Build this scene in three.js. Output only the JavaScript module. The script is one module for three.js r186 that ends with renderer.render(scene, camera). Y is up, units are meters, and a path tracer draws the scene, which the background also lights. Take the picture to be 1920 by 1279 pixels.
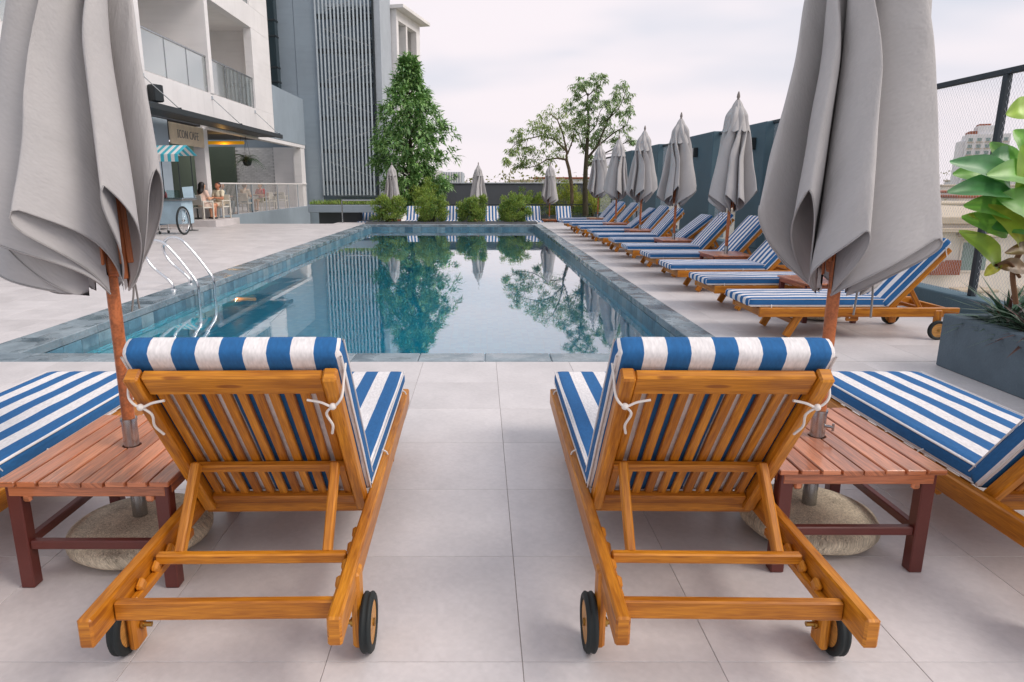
import * as THREE from 'three';
import { mergeGeometries } from 'three/addons/utils/BufferGeometryUtils.js';
import { FontLoader } from 'three/addons/loaders/FontLoader.js';
import { TextGeometry } from 'three/addons/geometries/TextGeometry.js';

// ---------------------------------------------------------------- camera, sky, sun, exposure
const scene = new THREE.Scene();
const EYE = 1.42, TILT = THREE.MathUtils.degToRad(13), FOC = 1265;
const camera = new THREE.PerspectiveCamera(2 * THREE.MathUtils.radToDeg(Math.atan(639.5 / FOC)), 1920 / 1279, 0.05, 6000);
camera.position.set(0, EYE, 0);
camera.rotation.x = -TILT;
camera.setViewOffset(1920, 1279, 59, 0, 1920, 1279);
const renderer = new THREE.WebGLRenderer({ antialias: true });
renderer.setSize(1024, 682);
renderer.toneMapping = THREE.LinearToneMapping;
renderer.toneMappingExposure = 1.52;
renderer.shadowMap.enabled = true;

const LOW = -0.38; // lower terrace beyond the pool
let seed = 20240611;
function rnd() { seed |= 0; seed = seed + 0x6D2B79F5 | 0; let t = Math.imul(seed ^ seed >>> 15, 1 | seed); t = t + Math.imul(t ^ t >>> 7, 61 | t) ^ t; return ((t ^ t >>> 14) >>> 0) / 4294967296; }
const rr = (a, b) => a + (b - a) * rnd();
const clamp = (x, a = 0, b = 1) => Math.min(b, Math.max(a, x));
const smooth = (a, b, x) => { const t = clamp((x - a) / (b - a)); return t * t * (3 - 2 * t); };
const mix = (a, b, t) => a + (b - a) * t;
// wrapping value noise
const LAT = new Float32Array(65536); for (let i = 0; i < 65536; i++) LAT[i] = rnd();
function vn(x, y, px, py, o = 0) {
  const xi = Math.floor(x), yi = Math.floor(y), fx = x - xi, fy = y - yi, sx = fx * fx * (3 - 2 * fx), sy = fy * fy * (3 - 2 * fy);
  const w = (a, p) => ((a % p) + p) % p, h = (a, b) => LAT[(w(a, px) * 131 + w(b, py) * 2741 + o * 7919) & 65535];
  return mix(mix(h(xi, yi), h(xi + 1, yi), sx), mix(h(xi, yi + 1), h(xi + 1, yi + 1), sx), sy);
}
function fbm(u, v, px, py, oct = 4, o = 0) { let s = 0, a = 0.5, t = 0; for (let k = 0; k < oct; k++) { s += a * vn(u * px, v * py, px, py, o + k); t += a; a *= 0.5; px *= 2; py *= 2; } return s / t; }

{ // overcast sky: air and thin cloud only
  const W = 1024, Hh = 512, d = new Float32Array(W * Hh * 4);
  for (let j = 0; j < Hh; j++) for (let i = 0; i < W; i++) {
    const el = (j + 0.5) / Hh * Math.PI - Math.PI / 2, az = (i + 0.5) / W * 2 * Math.PI;
    const y = Math.max(Math.sin(el), 0), cx = Math.cos(el) * Math.cos(az), cz = Math.cos(el) * Math.sin(az);
    const k = 1 / (y + 0.16), U = (cx * k * 0.9 + cz * k * 0.35) / 26 + 0.31, V = (cz * k - cx * k * 0.3) / 26 + 0.17;
    let c = fbm(U, V, 20, 34, 5, 3) * 0.62 + fbm(U, V, 8, 12, 3, 9) * 0.38;
    c = smooth(0.395, 0.575, c) * smooth(0.02, 0.24, y);
    const b = [mix(0.635, 0.645, y), mix(0.585, 0.62, y), mix(0.61, 0.66, y)], g = [0.41, 0.455, 0.53];
    const o = (j * W + i) * 4;
    for (let q = 0; q < 3; q++) d[o + q] = mix(b[q], g[q], c * 0.85);
    d[o + 3] = 1;
  }
  const t = new THREE.DataTexture(d, W, Hh, THREE.RGBAFormat, THREE.FloatType);
  t.mapping = THREE.EquirectangularReflectionMapping; t.magFilter = t.minFilter = THREE.LinearFilter; t.needsUpdate = true;
  scene.background = t; scene.environment = t;
}
const sun = new THREE.DirectionalLight(0xfff4ea, 1.5);
sun.position.set(18, 18, 6); sun.target.position.set(0, 0, -8); sun.position.add(sun.target.position);
sun.castShadow = true; sun.shadow.radius = 55; sun.shadow.mapSize.set(2048, 2048);
Object.assign(sun.shadow.camera, { left: -40, right: 40, top: 40, bottom: -40, near: 0.1, far: 120 });
scene.add(sun, sun.target);

// ---------------------------------------------------------------- helpers
const V3 = (x, y, z) => new THREE.Vector3(x, y, z);
const S = Math.sin(TILT), C = Math.cos(TILT);
function at(px, py, z) { const u = (px - 901) / FOC, v = (py - 640) / FOC, t = z / (-C + v * S); return V3(u * t, EYE + (-S - v * C) * t, z); }
const names = {};
function numbered(n) { const k = names[n] || 0; names[n] = k + 1; return k ? n + '_' + String(k).padStart(3, '0') : n; }
function tag(o, label, category, group, kind) { if (label) o.userData.label = label; if (category) o.userData.category = category; if (group) o.userData.group = group; if (kind) o.userData.kind = kind; return o; }
function thing(name, label, category, p = [0, 0, 0], turn = 0, group) { const o = new THREE.Group(); o.name = numbered(name); o.position.set(...p); o.rotation.y = turn; scene.add(o); return tag(o, label, category, group); }
function grp(name, parent) { const o = new THREE.Group(); o.name = name; parent.add(o); return o; }
function mesh(name, geo, mat, parent) {
  if (Array.isArray(geo)) geo = geo.length > 1 ? merge(geo) : geo[0];
  const m = new THREE.Mesh(geo, mat); m.name = parent ? name : numbered(name); m.castShadow = m.receiveShadow = true; (parent || scene).add(m); return m;
}
function struct(name, geo, mat) { return tag(mesh(name, geo, mat), null, null, null, 'structure'); }
function merge(list) { return mergeGeometries(list.map(g => { const q = g.index ? g.toNonIndexed() : g; for (const k of Object.keys(q.attributes)) if (!['position', 'normal', 'uv', 'color'].includes(k)) q.deleteAttribute(k); return q; })); }
function copyThing(src, label, p, turn = 0, group) { const c = src.clone(); c.name = numbered(src.name.replace(/_\d{3}$/, '')); c.position.set(...p); c.rotation.y = turn; c.userData = { ...src.userData, label }; if (group) c.userData.group = group; scene.add(c); return c; }
const M4 = new THREE.Matrix4(), Q4 = new THREE.Quaternion(), EU = new THREE.Euler();
function mv(g, x = 0, y = 0, z = 0, rx = 0, ry = 0, rz = 0) { Q4.setFromEuler(EU.set(rx, ry, rz)); g.applyMatrix4(M4.compose(V3(x, y, z), Q4, V3(1, 1, 1))); return g; }
// chamfered box, flat faces, uv in metres with u along the longest side
function cbox(w, h, d, c = 0.004) {
  c = Math.min(c, w / 3, h / 3, d / 3);
  const s = [w / 2, h / 2, d / 2], P = [], N = [], U = [];
  const long = w >= h && w >= d ? 0 : h >= d ? 1 : 2, o1 = rnd() * 7, o2 = rnd() * 7;
  const pt = (sg, ax) => [0, 1, 2].map(i => sg[i] * (s[i] - (i === ax ? 0 : c)));
  function poly(pts, n) {
    const a = pts[0], b = pts[1], e = pts[2], cr = [(b[1] - a[1]) * (e[2] - a[2]) - (b[2] - a[2]) * (e[1] - a[1]), (b[2] - a[2]) * (e[0] - a[0]) - (b[0] - a[0]) * (e[2] - a[2]), (b[0] - a[0]) * (e[1] - a[1]) - (b[1] - a[1]) * (e[0] - a[0])];
    if (cr[0] * n[0] + cr[1] * n[1] + cr[2] * n[2] < 0) pts = pts.slice().reverse();
    const dom = [0, 1, 2].reduce((m, i) => Math.abs(n[i]) > Math.abs(n[m]) + 1e-6 ? i : m, 0);
    const ua = dom === long ? (long + 1) % 3 : long, va = [0, 1, 2].find(i => i !== ua && i !== dom);
    for (let k = 1; k < pts.length - 1; k++) for (const p of [pts[0], pts[k], pts[k + 1]]) { P.push(...p); N.push(...n); U.push(p[ua] + o1, p[va] + o2 + dom * 0.37); }
  }
  const nm = v => { const l = Math.hypot(...v); return v.map(x => x / l); };
  for (let a = 0; a < 3; a++) for (const sg of [-1, 1]) {
    const b = (a + 1) % 3, e = (a + 2) % 3, q = [[1, 1], [-1, 1], [-1, -1], [1, -1]].map(([x, y]) => { const g = [0, 0, 0]; g[a] = sg; g[b] = x; g[e] = y; return pt(g, a); });
    const n = [0, 0, 0]; n[a] = sg; poly(q, n);
    for (const sb of [-1, 1]) { const g1 = [0, 0, 0], g2 = [0, 0, 0]; g1[a] = g2[a] = sg; g1[b] = g2[b] = sb; g1[e] = 1; g2[e] = -1; const n2 = [0, 0, 0]; n2[a] = sg; n2[b] = sb; poly([pt(g1, a), pt(g2, a), pt(g2, b), pt(g1, b)], nm(n2)); }
  }
  for (const x of [-1, 1]) for (const y of [-1, 1]) for (const z of [-1, 1]) { const g = [x, y, z]; poly([pt(g, 0), pt(g, 1), pt(g, 2)], nm(g)); }
  const g = new THREE.BufferGeometry();
  g.setAttribute('position', new THREE.Float32BufferAttribute(P, 3)); g.setAttribute('normal', new THREE.Float32BufferAttribute(N, 3)); g.setAttribute('uv', new THREE.Float32BufferAttribute(U, 2));
  return g;
}
const bx = (w, h, d, x, y, z, c) => mv(cbox(w, h, d, c), x, y, z);
const span = (x0, x1, y0, y1, z0, z1, c) => bx(x1 - x0, y1 - y0, Math.abs(z1 - z0), (x0 + x1) / 2, (y0 + y1) / 2, (z0 + z1) / 2, c);
function beam(a, b, w, h, c = 0.004) { // w across (horizontal), h the other way
  const A = V3(...a), B = V3(...b), d = B.clone().sub(A), L = d.length(), z = d.normalize(), up = Math.abs(z.y) > 0.98 ? V3(0, 0, 1) : V3(0, 1, 0), x = up.clone().cross(z).normalize(), y = z.clone().cross(x);
  const g = cbox(w, h, L, c); g.applyMatrix4(new THREE.Matrix4().makeBasis(x, y, z).setPosition(A.add(B).multiplyScalar(0.5))); return g;
}
function tube(pts, r, rad = 8, seg, curve = true) {
  const v = pts.map(p => p.isVector3 ? p : V3(...p)), cv = curve ? new THREE.CatmullRomCurve3(v, false, 'centripetal') : (() => { const p = new THREE.CurvePath(); for (let i = 1; i < v.length; i++) p.add(new THREE.LineCurve3(v[i - 1], v[i])); return p; })();
  return new THREE.TubeGeometry(cv, seg || (curve ? v.length * 4 : v.length - 1), r, rad, false);
}
function rod(a, b, r0, r1 = r0, n = 10) { // closed round bar
  const A = V3(...a), B = V3(...b), d = B.clone().sub(A), L = d.length(), g = new THREE.CylinderGeometry(r1, r0, L, n, 1);
  Q4.setFromUnitVectors(V3(0, 1, 0), d.normalize()); g.applyMatrix4(M4.compose(A.add(B).multiplyScalar(0.5), Q4, V3(1, 1, 1))); return g;
}
const lathe = (pts, n = 28) => new THREE.LatheGeometry(pts.map(p => new THREE.Vector2(...p)), n);

// textures: colour, grain and relief only
function tex(w, h, fn, srgb = true) {
  const d = new Uint8Array(w * h * 4);
  for (let j = 0; j < h; j++) for (let i = 0; i < w; i++) { const c = fn((i + 0.5) / w, (j + 0.5) / h), o = (j * w + i) * 4; for (let q = 0; q < 3; q++) d[o + q] = clamp(c.length ? c[q] : c, 0, 1) * 255; d[o + 3] = 255; }
  const t = new THREE.DataTexture(d, w, h); t.wrapS = t.wrapT = THREE.RepeatWrapping; t.magFilter = THREE.LinearFilter; t.minFilter = THREE.LinearMipmapLinearFilter; t.generateMipmaps = true; if (srgb) t.colorSpace = THREE.SRGBColorSpace; t.needsUpdate = true; return t;
}
const rep = (t, x, y = x) => { const c = t.clone(); c.repeat.set(x, y); c.needsUpdate = true; return c; };
const lerp3 = (a, b, t) => a.map((x, i) => mix(x, b[i], t));
const woodT = tex(1024, 512, (u, v) => { // grain along u
  const w = fbm(u, v, 3, 6, 4, 1) * 0.16, l = fbm(u + w * 0.3, v + w, 4, 60, 3, 5), f = fbm(u, v, 24, 220, 2, 8), br = fbm(u, v, 2, 5, 3, 12), ring = 0.5 + 0.5 * Math.sin((v * 18 + w * 26 + br * 4) * 6.283 / 2);
  const t = clamp(0.10 + l * 0.5 + ring * 0.22 + (f - 0.5) * 0.55 + (br - 0.5) * 0.7);
  let c = lerp3([0.92, 0.68, 0.27], [0.57, 0.35, 0.075], t);
  const knot = smooth(0.78, 0.9, fbm(u, v, 7, 14, 2, 30)); return lerp3(c, [0.42, 0.21, 0.07], knot * 0.5);
});
const woodG = tex(1024, 512, (u, v) => { const w = fbm(u, v, 3, 6, 4, 1) * 0.16, l = fbm(u + w * 0.3, v + w, 4, 60, 3, 5), f = fbm(u, v, 24, 220, 2, 8), br = fbm(u, v, 2, 5, 3, 12), n = 1.05 - l * 0.3 - (f - 0.5) * 0.3 - (br - 0.5) * 0.35; return [n, n * 0.98, n * 0.95]; });
const woodB = tex(512, 256, (u, v) => 0.5 + (fbm(u, v, 16, 120, 3, 8) - 0.5) * 0.9, false);
const noiseT = tex(512, 512, (u, v) => { const n = 0.86 + 0.12 * fbm(u, v, 5, 5, 5, 2) + 0.05 * (fbm(u, v, 90, 90, 2, 4) - 0.5); return [n, n, n]; });
const speckT = tex(512, 512, (u, v) => { const a = fbm(u, v, 60, 60, 3, 2), b = fbm(u, v, 150, 150, 1, 7), c = fbm(u, v, 4, 4, 4, 11); const n = 0.72 + a * 0.28 + (b > 0.75 ? 0.12 : 0) - (b < 0.2 ? 0.16 : 0) + (c - 0.5) * 0.25; return [n, n * 0.975, n * 0.92]; });
const speckB = tex(512, 512, (u, v) => fbm(u, v, 80, 80, 3, 2), false);
const paintT = tex(512, 512, (u, v) => { const s = smooth(0.5, 0.85, fbm(u, v, 26, 3, 4, 6)), n = 0.93 + 0.07 * fbm(u, v, 6, 6, 5, 20) - 0.02 * s; return [n, n * 0.997, n * 0.992]; });
const tileT = tex(512, 512, (u, v) => { const n = 0.9 + 0.09 * fbm(u, v, 4, 4, 5, 2) + 0.05 * (fbm(u, v, 60, 60, 2, 14) - 0.5) - 0.05 * smooth(0.62, 0.85, fbm(u, v, 3, 5, 4, 33)); return [n, n * 0.99, n * 0.985]; });
const tileR = tex(256, 256, (u, v) => 0.62 + 0.3 * fbm(u, v, 5, 5, 4, 9), false);
const weaveB = tex(256, 256, (u, v) => { const a = Math.sin(u * 64 * 6.283), b = Math.sin(v * 64 * 6.283); return 0.5 + 0.22 * (Math.sign(a * b) * Math.max(Math.abs(a), Math.abs(b))) + 0.2 * (fbm(u, v, 40, 40, 2, 3) - 0.5); }, false);
const clothT = tex(512, 512, (u, v) => { const n = 0.93 + 0.05 * fbm(u, v, 6, 6, 4, 5) + 0.02 * (fbm(u, v, 140, 140, 1, 3) - 0.5) ; return [n, n * 0.995, n * 0.99]; });
const wrinkleB = tex(512, 512, (u, v) => { const w = fbm(u, v, 3, 3, 3, 41) * 0.25; return 0.55 * fbm(u + w * 0.2, v, 9, 4, 4, 44) + 0.35 * (1 - Math.abs(2 * fbm(u + w, v + w, 5, 4, 3, 51) - 1)) + 0.06 * fbm(u, v, 150, 150, 1, 9); }, false);
const slateT = tex(512, 512, (u, v) => { const a = fbm(u, v, 5, 9, 5, 2), b = fbm(u, v, 40, 60, 3, 9), c = smooth(0.55, 0.8, fbm(u, v, 4, 6, 4, 22)); const t = clamp(a * 0.8 + (b - 0.5) * 0.5); return lerp3(lerp3([0.50, 0.55, 0.58], [0.74, 0.78, 0.80], t), [0.38, 0.44, 0.48], c * 0.6); });
const slateR = tex(256, 256, (u, v) => { const c = smooth(0.42, 0.62, fbm(u, v, 4, 5, 4, 22)); return mix(0.62, 0.12, c); }, false);
const poolT = tex(512, 512, (u, v) => { // mosaic laid on the pool shell, deep under water
  const n = 24, i = Math.floor(u * n), j = Math.floor(v * n), fu = u * n - i, fv = v * n - j, g = fu < 0.07 || fv < 0.07 ? 1 : 0, k = LAT[(i * 57 + j * 131) & 4095];
  return lerp3(lerp3([0.45, 0.86, 0.94], [0.60, 0.93, 0.98], k), [0.6, 0.85, 0.9], g * 0.6);
});
const waterB = tex(1024, 1024, (u, v) => fbm(u, v, 7, 5, 2, 3) * 0.75 + fbm(u, v, 22, 16, 2, 17) * 0.25, false);
const stripeT = tex(1024, 256, (u, v) => { // u: across the unwrapped cushion (0.78 m), print of blue bands
  const x = u * 0.78 - 0.08, p = 0.132; let blue;
  if (x < 0 || x > 0.62) { const d = x < 0 ? -x : x - 0.62; blue = d < 0.062 ? 1 : 0; } else { const q = (x - 0.013) / p; blue = (q - Math.floor(q)) < 0.5 && x > 0.013 && x < 0.607 ? 1 : 0; }
  const n = (fbm(u, v, 160, 60, 2, 3) - 0.5) * 0.14 + (fbm(u, v, 9, 6, 3, 8) - 0.5) * 0.06;
  return (blue ? [0.14, 0.385, 0.60] : [0.90, 0.88, 0.875]).map(c => c * (1 + n));
});

// ---------------------------------------------------------------- materials
const std = (color, roughness, o = {}) => new THREE.MeshStandardMaterial({ color, roughness, metalness: 0, ...o });
const phy = (color, roughness, o = {}) => new THREE.MeshPhysicalMaterial({ color, roughness, metalness: 0, ...o });
const wt = rep(woodT, 0.9, 1.8), wb = rep(woodB, 1.6, 3.2);
const teak = [0xf0d79c, 0xe2c688, 0xfae4b0].map(c => std(c, 0.42, { map: wt, bumpMap: wb, bumpScale: 0.0006 }));
const teakOf = () => teak[Math.floor(rnd() * 3)];
const wg = rep(woodG, 0.9, 1.8);
const redTop = [0xcb7d54, 0xc0734a, 0xd4875e].map(c => phy(c, 0.32, { clearcoat: 0.6, clearcoatRoughness: 0.13, map: wg, bumpMap: wb, bumpScale: 0.0004 }));
const maroon = std(0x6b332c, 0.38, { map: rep(noiseT, 2) });
const poleWood = std(0xbd6f42, 0.38, { map: wg });
const steel = std(0xb9bcbd, 0.24, { metalness: 1, map: rep(noiseT, 3) });
const chrome = std(0xd8dadc, 0.12, { metalness: 1 });
const brass = std(0xb08a4a, 0.35, { metalness: 1 });
const canvasM = phy(0xbfbdbd, 0.92, { map: rep(clothT, 1.2), bumpMap: rep(wrinkleB, 1.3, 0.8), bumpScale: 0.012, sheen: 0.3, sheenRoughness: 0.8, side: THREE.DoubleSide });
const finialM = std(0x857b76, 0.6), strap = std(0x85827f, 0.9);
const cushion = phy(0xffffff, 0.9, { map: stripeT, bumpMap: rep(weaveB, 8, 6), bumpScale: 0.0005, sheen: 0.25, sheenRoughness: 0.7 });
const piping = std(0xd9d4d2, 0.9), cord = std(0xe2ddd8, 0.9);
const rubber = std(0x1e2627, 0.7, { map: noiseT }), hubWood = std(0xd29a52, 0.5, { map: wg });
const stone = std(0xe9e1d2, 0.95, { map: rep(speckT, 2), bumpMap: rep(speckB, 2), bumpScale: 0.002 });
const deckM = [0xdad6d6, 0xd6d2d2, 0xdedada].map(c => std(c, 0.62, { map: tileT, roughnessMap: tileR, bumpMap: rep(speckB, 1.5), bumpScale: 0.0004 }));
const grout = std(0xa39d9c, 0.95, { map: rep(speckT, 1) });
const slate = [0xd9dfe2, 0xcbd3d8, 0xe6eaec].map(c => phy(c, 0.7, { map: slateT, roughnessMap: slateR, bumpMap: rep(speckB, 1), bumpScale: 0.0015 }));
const slateWall = [0xa9d3e3, 0xbfe0ec, 0x96c6da, 0xd0e8ef].map(c => phy(c, 0.35, { map: slateT, bumpMap: rep(speckB, 1), bumpScale: 0.001 }));
const poolShell = std(0xffffff, 0.5, { map: rep(poolT, 0.55) });
const white = std(0xefedee, 0.8, { map: rep(paintT, 0.2) });
const white2 = std(0xeeebea, 0.8, { map: rep(paintT, 0.25) });
const greyWall = std(0x99a7b3, 0.85, { map: rep(paintT, 0.25), bumpMap: rep(speckB, 0.8), bumpScale: 0.002 });
const greyDark = std(0x5c6066, 0.85, { map: rep(paintT, 0.3) });
const greySide = std(0xb5bdc6, 0.85, { map: rep(paintT, 0.35) });
const panelM = std(0x4e6976, 0.75, { map: rep(paintT, 0.3), bumpMap: rep(speckB, 1), bumpScale: 0.003 });
const planterM = std(0x62717c, 0.8, { map: rep(noiseT, 1.5), bumpMap: rep(speckB, 1), bumpScale: 0.003 });
const louvre = std(0xd0dbe2, 0.5, { metalness: 0.0, map: rep(noiseT, 0.5) });
const darkMetal = std(0x2b3236, 0.5, { metalness: 0.3 }), fenceM = std(0x39424a, 0.55, { metalness: 0.2, map: noiseT });
const wireM = std(0xb4b7c0, 0.6, { metalness: 0.3 });
const darkGlass = phy(0x24343a, 0.08, { metalness: 0 });
const paneM = phy(0xe4efee, 0.03, { transmission: 1, thickness: 0, ior: 1.5, side: THREE.DoubleSide });
const balcony = phy(0xf2f7f7, 0.04, { transmission: 1, thickness: 0, ior: 2.3, side: THREE.DoubleSide });
const soil = std(0x3a2f26, 1, { map: speckT });
const leafMat = (c, r = 0.55, t = 0.25) => phy(c, r, { vertexColors: true, transmission: t, thickness: 0, side: THREE.DoubleSide });
const leafM = leafMat(0xffffff, 0.8, 0.45), leafGloss = leafMat(0xffffff, 0.5, 0.35);
const bark = std(0x8b7a68, 0.95, { map: rep(speckT, 2), bumpMap: rep(speckB, 2), bumpScale: 0.01 }), barkDark = std(0x54503f, 0.95, { map: rep(speckT, 2), bumpMap: rep(speckB, 2), bumpScale: 0.01 });

// ---------------------------------------------------------------- ground far below, deck, pool
const PX0 = -4.42, PX1 = 2.26, PZ0 = -5.40, PZ1 = -25.57, IX0 = -4.0, IX1 = 1.98, IZ0 = -5.68, IZ1 = -25.2, WL = -0.19;
const groundT = tex(512, 512, (u, v) => { const a = fbm(u, v, 6, 6, 5, 2), b = fbm(u, v, 40, 40, 3, 8); return a > 0.52 ? lerp3([0.30, 0.38, 0.20], [0.42, 0.46, 0.28], b) : lerp3([0.55, 0.52, 0.47], [0.70, 0.66, 0.60], b); });
{
  const g = new THREE.PlaneGeometry(5000, 5000, 1, 1); g.rotateX(-Math.PI / 2); g.translate(0, -16, -1500);
  struct('ground', g, std(0xffffff, 1, { map: rep(groundT, 60) }));
}
{
  const T = -0.004, B = -0.4;
  const slabs = [span(-13.8, 5.5, B, T, 2.4, PZ0, 0.001), span(-13.8, PX0, B, T, PZ0, -25.9, 0.001), span(PX1, 5.5, B, T, PZ0, PZ1, 0.001), span(PX0, 5.5, B, T, PZ1, -26.85, 0.001), span(-5.6, 5.5, LOW - 0.4, LOW + T, -26.85, -31.2, 0.001)];
  const deck = struct('deck', slabs, grout);
  const gv = [0, 1, 2, 3, 4].map(() => cbox(0.598, 0.012, 0.598, 0.001));
  const rest = [[], [], []];
  const tileAt = (x0, x1, z0, z1, own) => { // tile between the grid lines, cut at the edges
    const w = x1 - x0, d = z0 - z1; if (w < 0.04 || d < 0.04) return;
    const full = w > 0.59 && d > 0.59, x = (x0 + x1) / 2, z = (z0 + z1) / 2, k = Math.floor(rnd() * 3);
    if (own) { const m = mesh('tile', full ? gv[Math.floor(rnd() * 5)] : cbox(w - 0.002, 0.012, d - 0.002, 0.0012), deckM[k], deck); m.position.set(x, -0.006, z); if (full && rnd() < 0.5) m.rotation.y = Math.PI; }
    else rest[k].push(bx(w - 0.002, 0.012, d - 0.002, x, -0.006, z, 0.0012));
  };
  const area = (x0, x1, z0, z1, own) => { // z0 nearer
    for (let i = Math.floor((x0 - 0.128) / 0.6); 0.128 + i * 0.6 < x1; i++) for (let j = Math.floor((-z0 - 1.79) / 0.6); 1.79 + j * 0.6 < -z1; j++)
      tileAt(Math.max(x0, 0.128 + i * 0.6), Math.min(x1, 0.728 + i * 0.6), Math.min(z0, -1.79 - j * 0.6), Math.max(z1, -2.39 - j * 0.6), own);
  };
  area(-4.672, 5.5, -0.59, PZ0, true); area(PX1, 5.5, PZ0, -10.2, true);
  area(-13.8, -4.672, -0.59, PZ0, false); area(-13.8, 5.5, 2.4, -0.59, false); area(-13.8, PX0, PZ0, -25.9, false); area(PX1, 5.5, -10.2, PZ1, false); area(PX0, 5.5, PZ1, -26.85, false);
  rest.forEach((r, k) => { const m = mesh('tile_field', r, deckM[k], deck); m.userData.kind = 'stuff'; });
}
{
  const pool = struct('pool', [span(IX0 - 0.3, IX0 - 0.03, -1.6, -0.085, PZ0 - 0.01, PZ1 + 0.01), span(IX1 + 0.03, IX1 + 0.25, -1.6, -0.085, PZ0 - 0.01, PZ1 + 0.01), span(IX0 - 0.03, IX1 + 0.03, -1.6, -0.085, IZ0 + 0.2, IZ0 + 0.03), span(IX0 - 0.03, IX1 + 0.03, -1.6, -0.085, IZ1 - 0.03, IZ1 - 0.2), span(IX0 - 0.3, IX1 + 0.25, -1.75, -1.45, PZ0 - 0.01, PZ1 + 0.01), span(IX0 - 0.03, IX0 + 0.42, -1.45, -0.62, IZ0 + 0.03, IZ0 - 6.2)], poolShell);
  const cop = (x0, x1, z0, z1) => { const g = cbox(x1 - x0 - 0.004, 0.086, z0 - z1 - 0.004, 0.007); const m = mesh('coping_stone', g, slate[Math.floor(rnd() * 3)], pool); m.position.set((x0 + x1) / 2, -0.041 + rr(-0.0012, 0.0012), (z0 + z1) / 2); };
  for (let x = PX0; x < PX1 - 0.1; x += 0.557) { cop(x, Math.min(PX1, x + 0.557), PZ0 - 0.002, IZ0); cop(x, Math.min(PX1, x + 0.557), IZ1, PZ1); }
  for (let z = IZ0; z > IZ1 + 0.1; z -= 0.61) { cop(PX0, IX0, z, Math.max(IZ1, z - 0.61)); cop(IX1, PX1, z, Math.max(IZ1, z - 0.61)); }
  const wt_ = (w, along, x, z) => { const m = mesh('wall_tile', along ? cbox(0.028, 0.36, w - 0.006, 0.003) : cbox(w - 0.006, 0.36, 0.028, 0.003), slateWall[Math.floor(rnd() * 4)], pool); m.position.set(x, -0.268, z); };
  for (let z = IZ0; z > IZ1 + 0.05; z -= 0.305) { wt_(0.305, true, IX0 - 0.015, z - 0.1525); wt_(0.305, true, IX1 + 0.015, z - 0.1525); }
  for (let x = IX0; x < IX1 - 0.05; x += 0.299) { wt_(0.299, false, x + 0.1495, IZ0 + 0.015); wt_(0.299, false, x + 0.1495, IZ1 - 0.015); }
  // the body of water: one closed block that reaches a little into the shell
  const w = new THREE.BoxGeometry(IX1 - IX0 + 0.05, 1.3, IZ0 - IZ1 + 0.05); 
  { const p = w.attributes.position, u = w.attributes.uv; for (let i = 0; i < p.count; i++) u.setXY(i, p.getX(i) / 3.2, p.getZ(i) / 4.2); }
  const water = struct('water', w, phy(0xffffff, 0.0, { transmission: 1, thickness: 1, ior: 1.4, clearcoat: 1, clearcoatRoughness: 0.0, attenuationColor: new THREE.Color(0.008, 0.60, 0.74), attenuationDistance: 2.4, bumpMap: waterB, bumpScale: 0.006 }));
  water.position.set((IX0 + IX1) / 2, WL - 0.65, (IZ0 + IZ1) / 2);
}
{ // ladder rails
  const t = thing('pool_ladder', 'bent stainless steel handrails of the pool ladder on the left edge', 'ladder', [0, 0, 0]);
  for (const z of [-9.3, -9.86]) {
    mesh('handrail', tube([[-3.93, -1.15, z], [-3.93, -0.3, z], [-3.93, 0.08, z], [-3.98, 0.18, z], [-4.22, 0.52, z], [-4.36, 0.66, z], [-4.50, 0.68, z], [-4.60, 0.60, z], [-4.61, 0.49, z], [-4.54, 0.34, z], [-4.30, 0.11, z], [-4.27, 0.05, z], [-4.27, 0.0, z]], 0.02, 12, 70), chrome, t);
    mesh('flange', rod([-4.27, 0.003, z], [-4.27, 0.018, z], 0.045, 0.04, 20), chrome, t);
  }
  for (const y of [-0.45, -0.75, -1.05]) mesh('step', bx(0.09, 0.03, 0.54, -3.93, y, -9.58, 0.006), chrome, t);
}

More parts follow.
